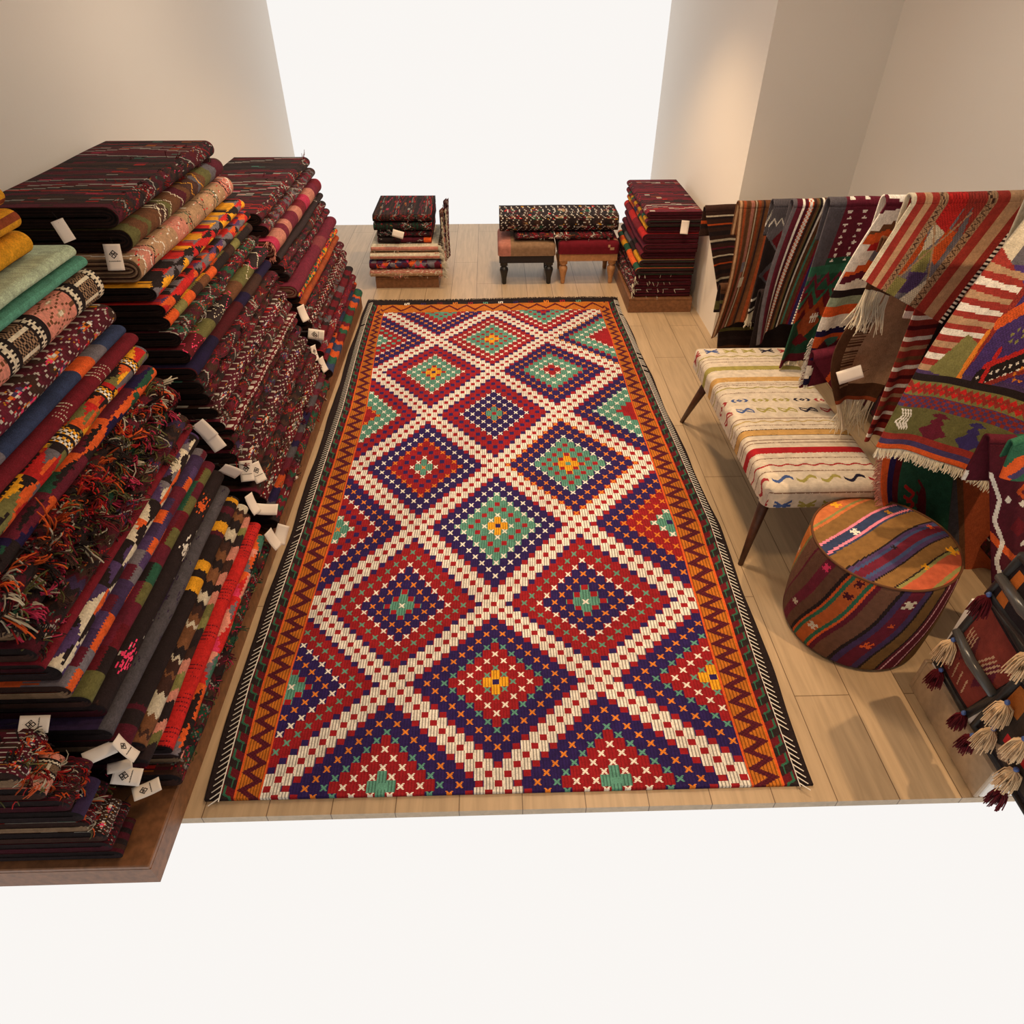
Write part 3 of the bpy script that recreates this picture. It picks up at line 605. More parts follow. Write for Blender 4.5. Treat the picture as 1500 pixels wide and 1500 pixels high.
# ------------------------------------------------------------------ two low stools
def cushion(name, hx, hy, z0, z1, colf, parent, nx=40, ny=40, puff=.02, rad=.03, m=None):
    """a padded seat: cloth wrapped over a rounded slab; colf(u,v) -> rgb with u,v unfolded metres"""
    dz = z1-z0; s = dz; U = np.linspace(-hx-s+.0, hx+s, nx+1); V = np.linspace(-hy-s, hy+s, ny+1)
    def wrap(t, h):
        a = np.abs(t); e = h-rad; arc = rad*PI/2; x = np.where(a < e, a, np.where(a < e+arc, e+rad*np.sin((a-e).clip(0)/rad), h))
        d = np.where(a < e, 0, np.where(a < e+arc, rad*(1-np.cos((a-e).clip(0)/rad)), rad+(a-e-arc)))
        return np.sign(t)*x, d
    X, dx = wrap(U, hx); Y, dy = wrap(V, hy)
    XX, YY = np.meshgrid(X, Y, indexing='ij'); D_ = np.sqrt((dx[:, None])**2+(dy[None])**2)
    # round the corners in plan
    cr = rad*1.2; ax, ay = np.abs(XX)-(hx-cr), np.abs(YY)-(hy-cr); q = (ax > 0) & (ay > 0); L = np.hypot(ax, ay)+1e-9; sc = np.where(q & (L > cr), cr/L, 1)
    XX = np.where(q, np.sign(XX)*((hx-cr)+ax*sc), XX); YY = np.where(q, np.sign(YY)*((hy-cr)+ay*sc), YY)
    Z = z1-np.minimum(D_, s)+puff*np.clip(1-(XX/hx)**4, 0, 1)*np.clip(1-(YY/hy)**4, 0, 1)
    P = np.stack([XX, YY, Z], -1); uc = (U[:-1]+U[1:])/2; vc = (V[:-1]+V[1:])/2
    col = colf(*np.meshgrid(uc, vc, indexing='ij'))
    o = grid_obj(name, P, col, m or CLOTH, parent)
    return o
def turned_leg(b, x, y, z0, z1, r, n=20):
    prof = [(0, .50), (.04, .62), (.20, .66), (.38, .98), (.50, 1.2), (.57, 1.05), (.60, .72), (.63, .72), (.65, 1.1), (.68, .95)]
    V = []; zs = [z0+(z1-z0)*p for p, _ in prof]
    for (p, k), z in zip(prof, zs): V += [(x+r*k*math.cos(2*PI*i/n), y+r*k*math.sin(2*PI*i/n), z) for i in range(n)]
    Fq = [(i*n+k, i*n+(k+1) % n, (i+1)*n+(k+1) % n, (i+1)*n+k) for i in range(len(prof)-1) for k in range(n)]+[tuple(range(n-1, -1, -1))]
    b.quads(V, Fq); b.box(x-r, y-r, z0+(z1-z0)*.68, x+r, y+r, z1, .003)
def stool(x0, x1, y0, y1, ztop, hc, m, colf, label):
    cx, cy = (x0+x1)/2, (y0+y1)/2; hx, hy = (x1-x0)/2, (y1-y0)/2
    e = empty('footstool', (cx, cy, 0), label, 'stool', None); r = .028
    cushion('cushion', hx, hy, ztop+.001, ztop+hc, colf, e, 40, 30, puff=.015, rad=.022)
    for nm, bx in (('apron', (-hx+.01, -hy+.01, hx-.01, -hy+.03)), ('apron', (-hx+.01, hy-.03, hx-.01, hy-.01)), ('apron', (-hx+.01, -hy+.03, -hx+.03, hy-.03)), ('apron', (hx-.03, -hy+.03, hx-.01, hy-.03))):
        b = MB(); b.box(bx[0], bx[1], ztop-.055, bx[2], bx[3], ztop, .002); b.build(nm, m, e)
    b = MB(); b.box(-hx+.03, -hy+.03, ztop-.012, hx-.03, hy-.03, ztop-.001); b.build('seat_board', m, e)
    for sx in (-1, 1):
        for sy in (-1, 1): b = MB(); turned_leg(b, sx*(hx-.045), sy*(hy-.045), 0, ztop-.002, r); b.build('leg', m, e, True)
    return e
stool(.035, .47, 5.19, 5.60, .225, .085, BLACKW, lambda u, v: np.where((u < -.12)[..., None], SALM*.6, TAN*.55)*np.ones(u.shape+(1,)), 'low black stool with turned legs and a brown cushion')
def redc(u, v): c = np.zeros(u.shape+(3,))+DRED*1.2; c[np.abs(np.abs(v)-.15) < .006] = TAN; c[(np.hypot(u-.17, v+.225) < .022) & (np.hypot(u-.17, v+.225) > .012)] = TAN; return c
stool(.49, .95, 5.19, 5.60, .235, .085, OAK, redc, 'low honey coloured wooden stool with turned legs and a red cushion')
folded('folded_kilim', 'thin black and red flecked folded kilim lying across both low stools', 'folded kilims on the stools', .16, .90, .352, .032, 5.22, p_dark(90, M_, 331, pal(BLK, DRED, BLK), fl=.2, white=1.2), 331, depth=.30, ny=90, rot='y', end=(BLK, MAR), tangle=60, tcols=pal(WHITE, WHITE*.7, DRED), tsize=.014)
img = p_embr(90, M_, 332, .9, BLK*1.2, (DRED, BLK, TAN*.8, MAR, DGRN*.6)); folded('folded_kilim', 'large dark ornate folded kilim topmost on the two low stools', 'folded kilims on the stools', .05, .94, .432, .118, 5.27, img, 332, depth=.30, ny=90, rot='y', end=(BLK, DBRN), tangle=120, tcols=pal(WHITE*.7, MAR, BLK, TAN), tsize=.016)
# ------------------------------------------------------------------ far right pile
plank_box('display_platform', 'wooden platform under the far right pile of folded kilims', .955, 4.66, 1.405, 5.60, .105)
gg = 'folded kilims in the far right pile'
N_ = 100
rG = [(.135, .050, p_embr(N_, M_, 401, 1, MAR, (MAR, SALM*.4, CREAM*.7, BLK)), 'wine red folded kilim with pale knots at the bottom of the far right pile', 0),
      (.185, .048, p_dark(N_, M_, 402, pal(MAR, BLK, DBRN)), 'maroon folded kilim with pale tassels second from the bottom of the far right pile', 0),
      (.236, .050, p_dark(N_, M_, 403, pal(MAR*.7, BLK)), 'blackish wine folded kilim with white specks in the far right pile', .02),
      (.288, .050, p_bands(N_, M_, 404, pal(DORG, DORG*.9, YEL*.7, DGRN*.6, DORG), 1, .1, .25), 'orange and green folded kilim in the far right pile', .015),
      (.338, .048, p_bands(N_, M_, 405, pal(GREY*.6, YEL*.6, BLK, MAR*.7), 1, .1, .3), 'grey folded kilim with a yellow end in the far right pile', .035),
      (.388, .048, p_bands(N_, M_, 406, pal(MAR*.8, BLK, MAR, DRED), 1, .06, .2), 'dark folded kilim with small red figures in the far right pile', .04),
      (.443, .058, p_bands(N_, M_, 407, pal(MAR*1.1, MAR), 1, .1, .2), 'plain burgundy folded kilim in the far right pile', .05),
      (.505, .062, p_bands(N_, M_, 408, pal(DRED*1.3, SCAR*.7, DRED*1.1), 1, .1, .3), 'brick red folded kilim with a broad smooth fold in the far right pile', .04),
      (.560, .044, p_bands(N_, M_, 409, pal(YEL*.8, BLUE, DORG*.7, YEL*.6, DGRN*.6), 1, .05, .2), 'yellow, blue and green folded kilim near the top of the far right pile', .06),
      (.608, .048, p_bands(N_, M_, 410, pal(DRED, DGRN*.6, YEL*.5, MAR), 1, .04, .1, .02, 3), 'striped red and green folded kilim second from the top of the far right pile', .05),
      (.655, .042, p_dark(N_, M_, 411, pal(MAR, DRED, BLK)), 'dark red folded kilim topmost in the far right pile', .05)]
for i, (z, th, pt, lb, dx) in enumerate(rG):
    folded('folded_kilim', lb, gg, 4.68+.01*(i % 3), 5.52, z, th, .965+dx, pt, 400+i, depth=.42-dx, ny=N_, side=-1, end=((BLK, MAR*.7, DGRN*.4) if i in (3, 4, 9) else (MAR*.8, BLK, DRED*.7)), layers=3, fringe=((CREAM*.8, 26, 0) if i in (0, 1, 2) else None))
# ------------------------------------------------------------------ kilims hanging over rods on the right
def bil(TL, TR, BR, BL, n, m):
    u = np.linspace(0, 1, m+1)[None, :, None]; v = np.linspace(0, 1, n+1)[:, None, None]
    TL, TR, BR, BL = (np.array(p) for p in (TL, TR, BR, BL))
    return (TL*(1-u)+TR*u)*(1-v)+(BL*(1-u)+BR*u)*v
def drape(label, TL, TR, BR, BL, img, amp=.02, folds=2, ph=0, th=.007, n=120, m=90, fringe=None, over=.05, sag=0, left=None, curl=0, group='kilims hanging on the right', lfringe=None, z_back=.16, name='hanging_kilim'):
    """a kilim over a horizontal rod: the front hangs from TL-TR to BL-BR, the back drops behind the rod"""
    P = bil(TL, TR, BR, BL, n, m); u = np.linspace(0, 1, m+1)[None, :]; v = np.linspace(0, 1, n+1)[:, None]
    w = amp*np.sin(2*PI*folds*u+ph+1.3*v)*(.25+.75*v)+amp*.4*np.sin(2*PI*folds*2.3*u+ph*2)*v
    P[..., 1] -= w+over; P[..., 2] -= sag*np.sin(PI*u)*v**2
    if left: P[..., 0] += left*np.sin(PI*v)*(1-u)
    if curl: P[..., 1] += curl*(np.clip((.25-u)/.25, 0, 1)**2)
    # over the rod and down behind
    nb = 26; t = np.linspace(0, 1, nb+1)[:-1][::-1][:, None]; top = P[0]
    B = np.zeros((nb, m+1, 3)); B[..., 0] = top[None, :, 0]
    ang = np.clip(t/.3, 0, 1)*PI; dn = np.clip((t-.3)/.7, 0, 1)*z_back
    B[..., 1] = top[None, :, 1]+over*.5*(1-np.cos(ang)); B[..., 2] = top[None, :, 2]+over*.5*np.sin(ang)-dn
    P = np.concatenate([B, P], 0); cimg = samp(img, n, m); cimg = np.concatenate([cimg[:nb][::-1], cimg], 0)*R_(7).uniform(.85, 1.1, (n+nb, m))[..., None]
    org = np.array(TL); o = grid_obj(name, P, cimg, CLOTH, origin=tuple(org)); s = o.modifiers.new('thickness', 'SOLIDIFY'); s.thickness = th; s.offset = 0
    tag(o, label, 'hanging kilim', group)
    r = R_(11)
    if fringe is not None:
        fc, L, cnt = fringe[:3]; u0, u1 = fringe[3:] if len(fringe) > 3 else (0, 1); cv = []; cc = []
        for q in range(cnt):
            k = r.uniform(u0, u1)*m; i = int(k) if k < m else m-1; p = P[-1, i]+(P[-1, i+1]-P[-1, i])*(k-i)-org; l = L*r.uniform(.6, 1.15); dx, dy = r.normal(0, .12, 2)*l
            d = (P[-1, i]-P[-6, i]); d = d/np.linalg.norm(d)
            cv.append([p, p+d*l*.4+np.array([dx*.3, dy*.3, 0]), p+d*l*.6+np.array([dx*.7, dy, -.15*l]), p+d*l*.7+np.array([dx*1.4, dy*1.2, -.38*l])]); cc.append(fc*r.uniform(.75, 1.1))
        strands('fringe', cv, cc, .0019, o)
    if lfringe is not None:
        fc, L, cnt, v0, v1 = lfringe; cv = []; cc = []
        for q in range(cnt):
            i = int((v0+(v1-v0)*q/cnt)*n)+nb; i = min(i, len(P)-1); p = P[i, 0]-org; l = L*r.uniform(.6, 1.2); cv.append([p, p+np.array([-l*.6, -.003, r.normal(0, .2)*l]), p+np.array([-l, -.006, -.4*l+r.normal(0, .3)*l])]); cc.append(fc*r.uniform(.75, 1.1))
        strands('side_fringe', cv, cc, .0019, o)
    return o
def rod(x0, x1, y, z, label):
    e = empty('hanging_rail', ((x0+x1)/2, y, z), label, 'rail', 'hanging rails'); b = MB(); b.tube([(x0-(x0+x1)/2, 0, 0), (x1-(x0+x1)/2, 0, 0)], .011); b.build('rod', STEEL, e, True)
    b = MB(); b.tube([(x1-(x0+x1)/2-.008, 0, 0), (x1-(x0+x1)/2, 0, 0)], .028); b.build('wall_flange', STEEL, e, True)
class Cv:
    """raster with 0..1 coordinates, x across, y down"""
    def __init__(s, h, w, base): s.a = np.zeros((h, w, 3))+base; s.h, s.w = h, w; s.y, s.x = np.meshgrid((np.arange(h)+.5)/h, (np.arange(w)+.5)/w, indexing='ij')
    def m(s, mask, c): s.a[mask] = c; return s
    def rect(s, x0, y0, x1, y1, c): return s.m((s.x >= x0) & (s.x < x1) & (s.y >= y0) & (s.y < y1), c)
    def poly(s, pts, c):
        ins = np.zeros(s.x.shape, bool); n = len(pts)
        for i in range(n):
            (xa, ya), (xb, yb) = pts[i], pts[(i+1) % n]
            if ya == yb: continue
            k = ((ya > s.y) != (yb > s.y)) & (s.x < (xb-xa)*(s.y-ya)/(yb-ya)+xa); ins ^= k
        return s.m(ins, c)
    def line(s, pts, w, c):
        for (xa, ya), (xb, yb) in zip(pts[:-1], pts[1:]):
            dx, dy = xb-xa, yb-ya; t = (((s.x-xa)*dx+(s.y-ya)*dy)/(dx*dx+dy*dy+1e-9)).clip(0, 1); s.m(np.hypot(s.x-xa-t*dx, s.y-ya-t*dy) < w, c)
        return s
    def hz(s, y, amp, per, w, c, x0=0, x1=1):
        return s.m((np.abs(s.y-y-amp*(np.abs(((s.x/per) % 1)*2-1)-.5)*2) < w) & (s.x >= x0) & (s.x <= x1), c)
    def vz(s, x, amp, per, w, c, y0=0, y1=1):
        return s.m((np.abs(s.x-x-amp*(np.abs(((s.y/per) % 1)*2-1)-.5)*2) < w) & (s.y >= y0) & (s.y <= y1), c)
    def dia(s, x, y, rx, ry, c, q=8): d = np.round((np.abs(s.x-x)/rx+np.abs(s.y-y)/ry)*q)/q; return s.m(d < 1, c)
    def knots(s, mask, k=.5, px=2):
        iy, ix = np.indices(s.x.shape); f = ((ix//px) % 2) ^ ((iy//px) % 2); s.a[mask & (f == 0)] *= k; return s
ROW = lambda s, y0, y1, f: None
def Y_(pts, y): return [ony(px, py, y) for px, py in pts]
# K1 dark striped one by the far pillar
c = Cv(120, 90, DBRN*.8)
for q in range(11): c.rect(0, .04+q*.09, 1, .06+q*.09, (CREAM*.8, DORG*.7, BLK, CREAM*.6, MAR)[q % 5]); c.rect(0, .065+q*.09, 1, .085+q*.09, BLK)
drape('dark brown kilim with thin cream cross stripes hanging next to the far right pillar', *Y_([(1030, 306), (1100, 304), (1092, 425), (1049, 432)], 4.15), c.a, .02, 1.2, 1)
# K2 brown and orange stripes
c = Cv(120, 90, BRN*.9)
for q, (x, w_, k) in enumerate(((.02, .05, TAN), (.10, .04, RUST), (.17, .05, BRN*.6), (.25, .06, SALM*.5), (.34, .03, CREAM*.6), (.40, .06, RUST*.8), (.5, .05, BLK*2), (.58, .06, BRN), (.67, .05, RUST), (.76, .03, TAN), (.82, .08, BRN*.6), (.92, .04, RUST))): c.rect(x, 0, x+w_, 1, k)
c.rect(.25, .42, .33, .5, GREY); c.rect(.3, .55, .4, .63, CREAM*.6)
drape('brown and rust kilim with lengthwise stripes hanging beside the dark cross striped one', *Y_([(1078, 300), (1150, 300), (1104, 458), (1036, 486)], 3.75), c.a, .03, 1.1, .4, left=.03)
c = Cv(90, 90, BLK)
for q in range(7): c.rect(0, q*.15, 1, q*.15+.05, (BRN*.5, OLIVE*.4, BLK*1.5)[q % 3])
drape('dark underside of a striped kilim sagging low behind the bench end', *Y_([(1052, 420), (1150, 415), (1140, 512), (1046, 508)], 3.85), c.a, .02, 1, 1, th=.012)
# K3 grey, black and red lozenge kilim
c = Cv(140, 90, BLK*1.2).rect(0, 0, 1, .25, GREY*.6).dia(.5, .25, .55, .22, GREY*.8).dia(.5, .3, .35, .14, DRED*1.2).hz(.13, .03, .2, .012, WHITE*.8).dia(.35, .62, .35, .12, GREY*.5).dia(.35, .64, .2, .07, DRED)
c.knots(c.y < .75, .55); 
for q in range(4): c.rect(0, .80+q*.05, 1, .82+q*.05, WHITE*.8 if q % 2 else BLK)
drape('narrow kilim with grey and red lozenges and a cream corner tassel', *Y_([(1128, 298), (1182, 298), (1142, 440), (1090, 452)], 3.5), c.a, .015, 1, .8, fringe=(CREAM, .07, 60, 0, .35))
# K4 maroon, cream and green lengthwise stripes
c = Cv(160, 100, DBRN)
for x, w_, k in ((0, .06, GREY*.6), (.06, .10, MAR*.8), (.16, .05, WHITE), (.21, .06, MAR*.7), (.27, .10, DORG), (.37, .07, DBRN), (.44, .04, BRN), (.48, .03, OLIVE*.5), (.51, .05, BLK), (.56, .05, WHITE), (.61, .08, BRN*.7), (.69, .05, TEAL*.5), (.74, .06, BRN*.6), (.80, .03, DRED), (.83, .10, NAVY*.6), (.93, .07, MAR*.6)): c.rect(x, 0, x+w_, 1, k)
c.vz(.32, .04, .05, .016, WHITE).vz(.32, -.04, .05, .016, WHITE); c.m((np.abs(c.x-.88) < .012) & ((c.y*40) % 1 < .6), WHITE)
drape('maroon and olive kilim with cream lines and a braided white and orange stripe', *Y_([(1156, 298), (1232, 298), (1158, 462), (1100, 494)], 3.2), c.a, .035, 1, .2, left=-.03)
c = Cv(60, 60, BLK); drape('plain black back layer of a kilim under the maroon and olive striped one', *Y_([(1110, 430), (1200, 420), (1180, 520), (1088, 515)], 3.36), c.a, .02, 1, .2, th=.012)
# K5 green and maroon kilim with shell beads
c = Cv(160, 100, DGRN*.6).rect(0, 0, 1, .3, MAR*1.1).rect(0, 0, .25, .42, GREY*.5).rect(0, .34, 1, .40, DGRN).hz(.44, .04, .25, .02, MAR*1.3).rect(0, .5, 1, .68, DRED).hz(.53, .05, .35, .02, DGRN).hz(.62, .04, .3, .03, DORG*.5).rect(0, .75, 1, .94, DGRN*.5).rect(0, .94, 1, 1, MAR)
c.dia(.35, .72, .28, .12, RUST).dia(.3, .84, .2, .05, DRED)
for q in range(3): c.rect(.38+.05*q, .655, .41+.05*q, .72, WHITE)
c.rect(.36, .675, .53, .69, WHITE)
for q in range(9):
    for p in (.35, .6): c.dia(p+.03*(q % 2), .03+q*.036, .045, .01, WHITE, 99)
drape('dark green and maroon kilim with rows of white shell beads hanging over the bench', *Y_([(1208, 296), (1300, 296), (1200, 520), (1133, 527)], 2.95), c.a, .03, 1, .9, fringe=(CREAM, .02, 90, 0, .9))
# K6 orange and cream stepped kilim
c = Cv(200, 110, MAR)
steps = [(0, WHITE), (.07, BRN), (.11, DORG), (.17, SCAR*.8), (.22, GREY), (.27, DORG), (.33, MAR), (.37, WHITE)]
for (y0, k) in steps: c.m(c.y > y0+.035*np.round(np.abs(((c.x*2.2) % 1)*2-1)*4)/4, k)
c.m((c.x < .3) & (c.y < .42) & (c.y > .05+.35*(1-c.x/.3)*0) & (c.x < .12+.1*np.round(np.sin(c.y*30))), WHITE)
c.rect(0, .43, 1, .47, BLK).rect(0, .47, 1, .52, MINT*.6).rect(0, .52, 1, .58, DORG).rect(0, .58, 1, .66, WHITE).rect(0, .655, 1, .85, NAVY*.45)
c.m((c.y > .64) & (c.y < .665) & ((c.x*9) % 1 < .5), WHITE); c.rect(0, .70, .5, .76, DORG*.8).rect(.15, .72, .4, .86, GRN*.5).hz(.78, .03, .3, .025, MAR)
c.rect(0, .84, 1, .9, MAR).rect(0, .89, 1, .94, WHITE).rect(0, .94, 1, 1, NAVY*.4); c.m((c.y > .875) & (c.y < .955) & ((c.x*7) % 1 < .45), WHITE)
drape('orange, cream and navy kilim with stepped teeth hanging above the cream bench', *Y_([(1288, 294), (1400, 294), (1243, 545), (1166, 550)], 2.62), c.a, .025, 1.1, .3, fringe=(WHITE, .02, 60, 0, 1), lfringe=(WHITE, .02, 70, .72, 1.0), left=-.05)
c = Cv(60, 60, MAR).hz(.5, .1, .3, .06, DORG).hz(.75, .1, .3, .05, DRED)
drape('dark red kilim corner with orange zigzags showing under the teeth patterned one', *Y_([(1185, 520), (1275, 500), (1290, 570), (1215, 565)], 2.55), c.a, .01, 1, 0, th=.01)
# K7 tan and brown kilim with long fringe
c = Cv(150, 90, TAN*.85).rect(0, .30, .30, 1, BRN*.5).rect(0, .85, 1, .96, BRN*.5).rect(0, .96, 1, 1, RUST)
c.m((c.x > .13) & (c.x < .34) & (c.y > .36) & (c.y < .86) & ((c.y*42) % 1 < .45), BRN*.5); c.m((c.x > .13) & (c.x < .34) & (c.y > .36) & (c.y < .86) & ((c.y*42) % 1 >= .45), TAN*.75)
drape('plain tan and brown kilim with a toothed edge, long cream fringe and paper tag', *Y_([(1300, 400), (1385, 400), (1272, 578), (1213, 578)], 2.38), c.a, .02, .8, .5, fringe=(CREAM, .13, 90, 0, 1), left=-.10)
# K8 lower: red and white striped
c = Cv(160, 100, BRICK)
for q in range(16): c.rect(0, q/16, 1, q/16+.028, (WHITE, TAN, BRN, WHITE, DRED*.6)[q % 5])
c.poly([(.5, .15), (1, .05), (1, .5), (.45, .48)], BLK).poly([(.62, .2), (.85, .18), (.85, .36), (.6, .36)], BRICK).poly([(.6, .36), (.85, .34), (.8, .48), (.55, .46)], DORG*.8).poly([(.8, .2), (1, .15), (1, .4), (.85, .4)], GRN*.4); c.knots((c.x > .45) & (c.y > .12) & (c.y < .5), .6)
drape('red and white cross striped kilim with a small knotted panel, beside the brown fringed one', *Y_([(1345, 402), (1440, 402), (1352, 640), (1252, 628)], 2.24), c.a, .03, 1.3, .5, lfringe=None)
# K8 upper: large square patterned end folded over
c = Cv(120, 200, BRICK)
for x0, x1, k in ((0, .03, CREAM*.8), (.03, .09, BRICK), (.09, .15, TAN), (.15, .21, BRICK), (.21, .27, TAN*.8), (.27, .58, GREY), (.58, .66, TAN*.8), (.66, .76, BRICK), (.76, .87, TAN), (.87, .955, BRICK), (.955, 1, WHITE)): c.rect(x0, 0, x1, 1, k)
X = lambda a: .27+.31*a
for (pts, k) in (([(0, 0), (.5, 0), (.5, .3), (0, .2)], SCAR*.8), ([(.5, 0), (1, 0), (1, .3), (.6, .25)], BRICK), ([(0, .2), (.5, .3), (.2, .55)], CREAM*.7), ([(.5, .25), (1, .3), (.85, .6), (.45, .5)], DORG*.75), ([(.2, .5), (.5, .45), (.75, .7), (.3, .72)], OLIVE), ([(0, .3), (.2, .5), (.15, .75), (0, .8)], DORG*.6), ([(.3, .72), (.85, .68), (.8, .9), (.4, .95)], PURP), ([(0, .8), (.4, .8), (.4, 1), (0, 1)], OLIVE*.9), ([(.8, .85), (1, .7), (1, 1), (.6, 1)], CREAM*.8), ([(.7, 0), (1, .3), (.9, .6)], GREY*.8)): c.poly([(X(a), b_) for a, b_ in pts], k)
c.knots((c.x > .21) & (c.x < .66), .62); c.vz(.24, .02, .06, .007, DBRN).vz(.62, .028, .06, .008, DBRN).line([(X(0), .2), (X(1), .75)], .008, TAN*.7).line([(X(.1), .8), (X(.8), .1)], .008, TAN*.7)
c.m((c.x > .955) & ((c.y*30) % 1 < .45), BLK)
drape('kilim end with knotted triangle patchwork between red and tan stripes and a white toothed edge', *Y_([(1325, 292), (1510, 288), (1372, 468), (1252, 400)], 2.10), c.a, .012, .7, .2, over=.04, left=0)
# K9 big purple, red and green kilim
c = Cv(260, 200, PURP)
c.rect(0, 0, 1, .62, A(72, 46, 92)).rect(0, 0, .45, .2, CREAM*.7).rect(.1, .06, .55, .2, GREY*.7).poly([(0, .15), (.32, .28), (.30, .6), (0, .62)], BRICK)
for q in range(9): c.poly([(0, .2+q*.05), (.28, .23+q*.045), (.28, .25+q*.045), (0, .225+q*.05)], (TAN*.9, WHITE*.85)[q % 2])
c.line([(.30, .15), (.45, .28), (.30, .40)], .03, DORG).line([(.42, .10), (.8, .3), (1, .22)], .02, SCAR)
c.line([(.40, .62), (.62, .50), (.82, .42), (1, .36)], .045, BLK); c.m(c.a[..., 0] > 9, 0)
for q in range(22): 
    for w_ in (-.02, .02): c.dia(.38+q*.03, .64+w_-q*.0135, .010, .010, WHITE, 99)
c.line([(.38, .57), (.62, .46), (1, .32)], .012, SCAR).line([(.45, .64), (.7, .53), (1, .42)], .012, BRICK)
c.poly([(.05, .62), (.16, .46), (.28, .5), (.28, .66)], OLIVE*.8); c.line([(.27, .45), (.28, .66)], .014, ORG); c.line([(.40, .5), (.42, .66)], .012, SCAR).line([(.8, .6), (1, .56)], .02, SCAR)
for fx, fy in ((.52, .36), (.62, .58), (.85, .50), (.88, .24), (.45, .44)):
    for q in range(6): c.dia(fx+.035*math.cos(q*1.05), fy+.026*math.sin(q*1.05), .012, .010, ORG if fx != .45 and fx != .88 else OLIVE, 99)
c.rect(0, .64, 1, .665, BLK).rect(0, .665, 1, .735, OLIVE*.8).hz(.70, .018, .08, .010, SCAR).hz(.70, -.018, .08, .010, BRICK).rect(0, .735, 1, .79, BRICK*.9)
c.m((c.y > .735) & (c.y < .79) & (((c.x*40).astype(int)+(c.y*80).astype(int)) % 2 == 0), PURP*1.1)
c.rect(0, .79, 1, .915, OLIVE*.55)
for q, k in enumerate((MAR*1.2, A(56, 42, 84), MAR, A(56, 42, 84))): x = .32+q*.24; c.dia(x, .885, .10, .05, k).dia(x, .84, .05, .03, k).dia(x, .81, .06, .015, k)
for q in range(4): c.line([(.03+q*.02, .80), (.06+q*.02, .83), (.03+q*.025, .86), (.08+q*.02, .89)], .005, WHITE)
c.rect(0, .915, 1, .945, BRICK).rect(0, .945, 1, .972, A(70, 54, 84)).rect(0, .972, 1, 1, DORG)
c.knots((c.y < .63) & (c.x > .28), .66, 1)
drape('large purple, green and red kilim with orange flowers, hanging in front above the pouf', *Y_([(1500, 290), (1740, 300), (1478, 702), (1268, 634)], 1.86), c.a, .025, 1.0, .8, n=200, m=150, fringe=(CREAM, .035, 420), left=-.035)
# K10 its lower layer seen edge on: orange, navy and red border with a green field
c = Cv(160, 120, DGRN*.7)
for x0, x1, k in ((0, .09, DORG), (.09, .2, NAVY*.7), (.2, .3, DRED*.8)): c.rect(x0, 0, x1, 1, k)
for q in range(3): c.line([(.4, .5+q*.12), (.55, .6+q*.12), (.45, .68+q*.1)], .02, SCAR*.8).line([(.6, .45+q*.14), (.7, .55+q*.14)], .015, DRED)
drape('green field kilim with orange, navy and red side border hanging down to the pouf', *Y_([(1294, 635), (1400, 640), (1372, 775), (1300, 772)], 1.97), c.a, .04, .8, 1.2, lfringe=(SALM*.8, .025, 160, .05, 1.0), over=.02, left=-.04, z_back=.05)
# K12 blurred orange and grey lengthwise stripes
c = Cv(120, 90, RUST).rect(0, 0, .18, 1, DRED*.8).rect(.18, 0, .55, 1, GREY*.5).rect(.55, 0, .62, 1, BRN).rect(.62, 0, 1, 1, RUST*1.3)
drape('soft orange and grey brown kilim hanging behind the pouf', *Y_([(1318, 660), (1452, 665), (1448, 838), (1352, 838)], 2.02), c.a, .03, .8, 0, over=.03)
# K11 dark red and green with white zigzag
c = Cv(160, 90, MAR*.8).poly([(.3, 0), (1, 0), (1, .5), (.5, .4)], DGRN*.6).dia(.45, .3, .15, .08, DORG*.8).dia(.45, .3, .08, .04, MAR).dia(.7, .2, .1, .06, SCAR*.8).dia(.75, .5, .12, .06, SCAR*.7).dia(.35, .55, .14, .08, DRED*1.2)
c.line([(0, .62), (.3, .8), (.6, .85), (1, .92)], .03, DORG).poly([(.1, .86), (1, .95), (1, 1), (0, 1)], NAVY*.6).line([(.02, .2), (.1, .35), (.04, .5), (.12, .65), (.05, .8), (.1, .95)], .022, WHITE).line([(.4, .68), (.55, .62), (.75, .5)], .015, WHITE).dia(.2, .35, .05, .03, WHITE).dia(.4, .38, .06, .03, WHITE)
drape('dark red and green kilim with a white zigzag edge at the right wall', *Y_([(1440, 640), (1560, 640), (1560, 860), (1440, 838)], 1.62), c.a, .02, 1, 0, over=.03)
c = Cv(80, 60, DGRN).line([(0, 1), (.15, .4), (1, 0)], .08, DORG).line([(.1, .9), (.3, .5), (1, .2)], .05, A(70, 54, 84)).dia(.6, .5, .2, .15, BLK).dia(.7, .75, .12, .1, SCAR)
drape('green kilim corner with orange border at the right edge', *Y_([(1476, 648), (1600, 600), (1600, 720), (1455, 690)], 1.52), c.a, .01, 1, 0, over=.02, z_back=.05)
c = Cv(60, 60, BRN*.8).rect(0, .5, 1, 1, BRN*.5)
drape('brown kilim end with a long cream fringe tucked under the patchwork kilim', *Y_([(1290, 350), (1330, 360), (1297, 428), (1262, 418)], 2.20), c.a, .008, 1, 0, fringe=(CREAM, .12, 110), over=.02, z_back=.04)
c = Cv(80, 60, BLK*1.1)  # black sheet added as the shade deep in the gap
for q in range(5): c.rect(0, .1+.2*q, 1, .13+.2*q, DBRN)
drape('added black cloth as the deep shade in the gap beside the large purple kilim', *Y_([(1395, 380), (1560, 330), (1450, 600), (1318, 640)], 2.30), c.a, .02, 1, 0, th=.01)
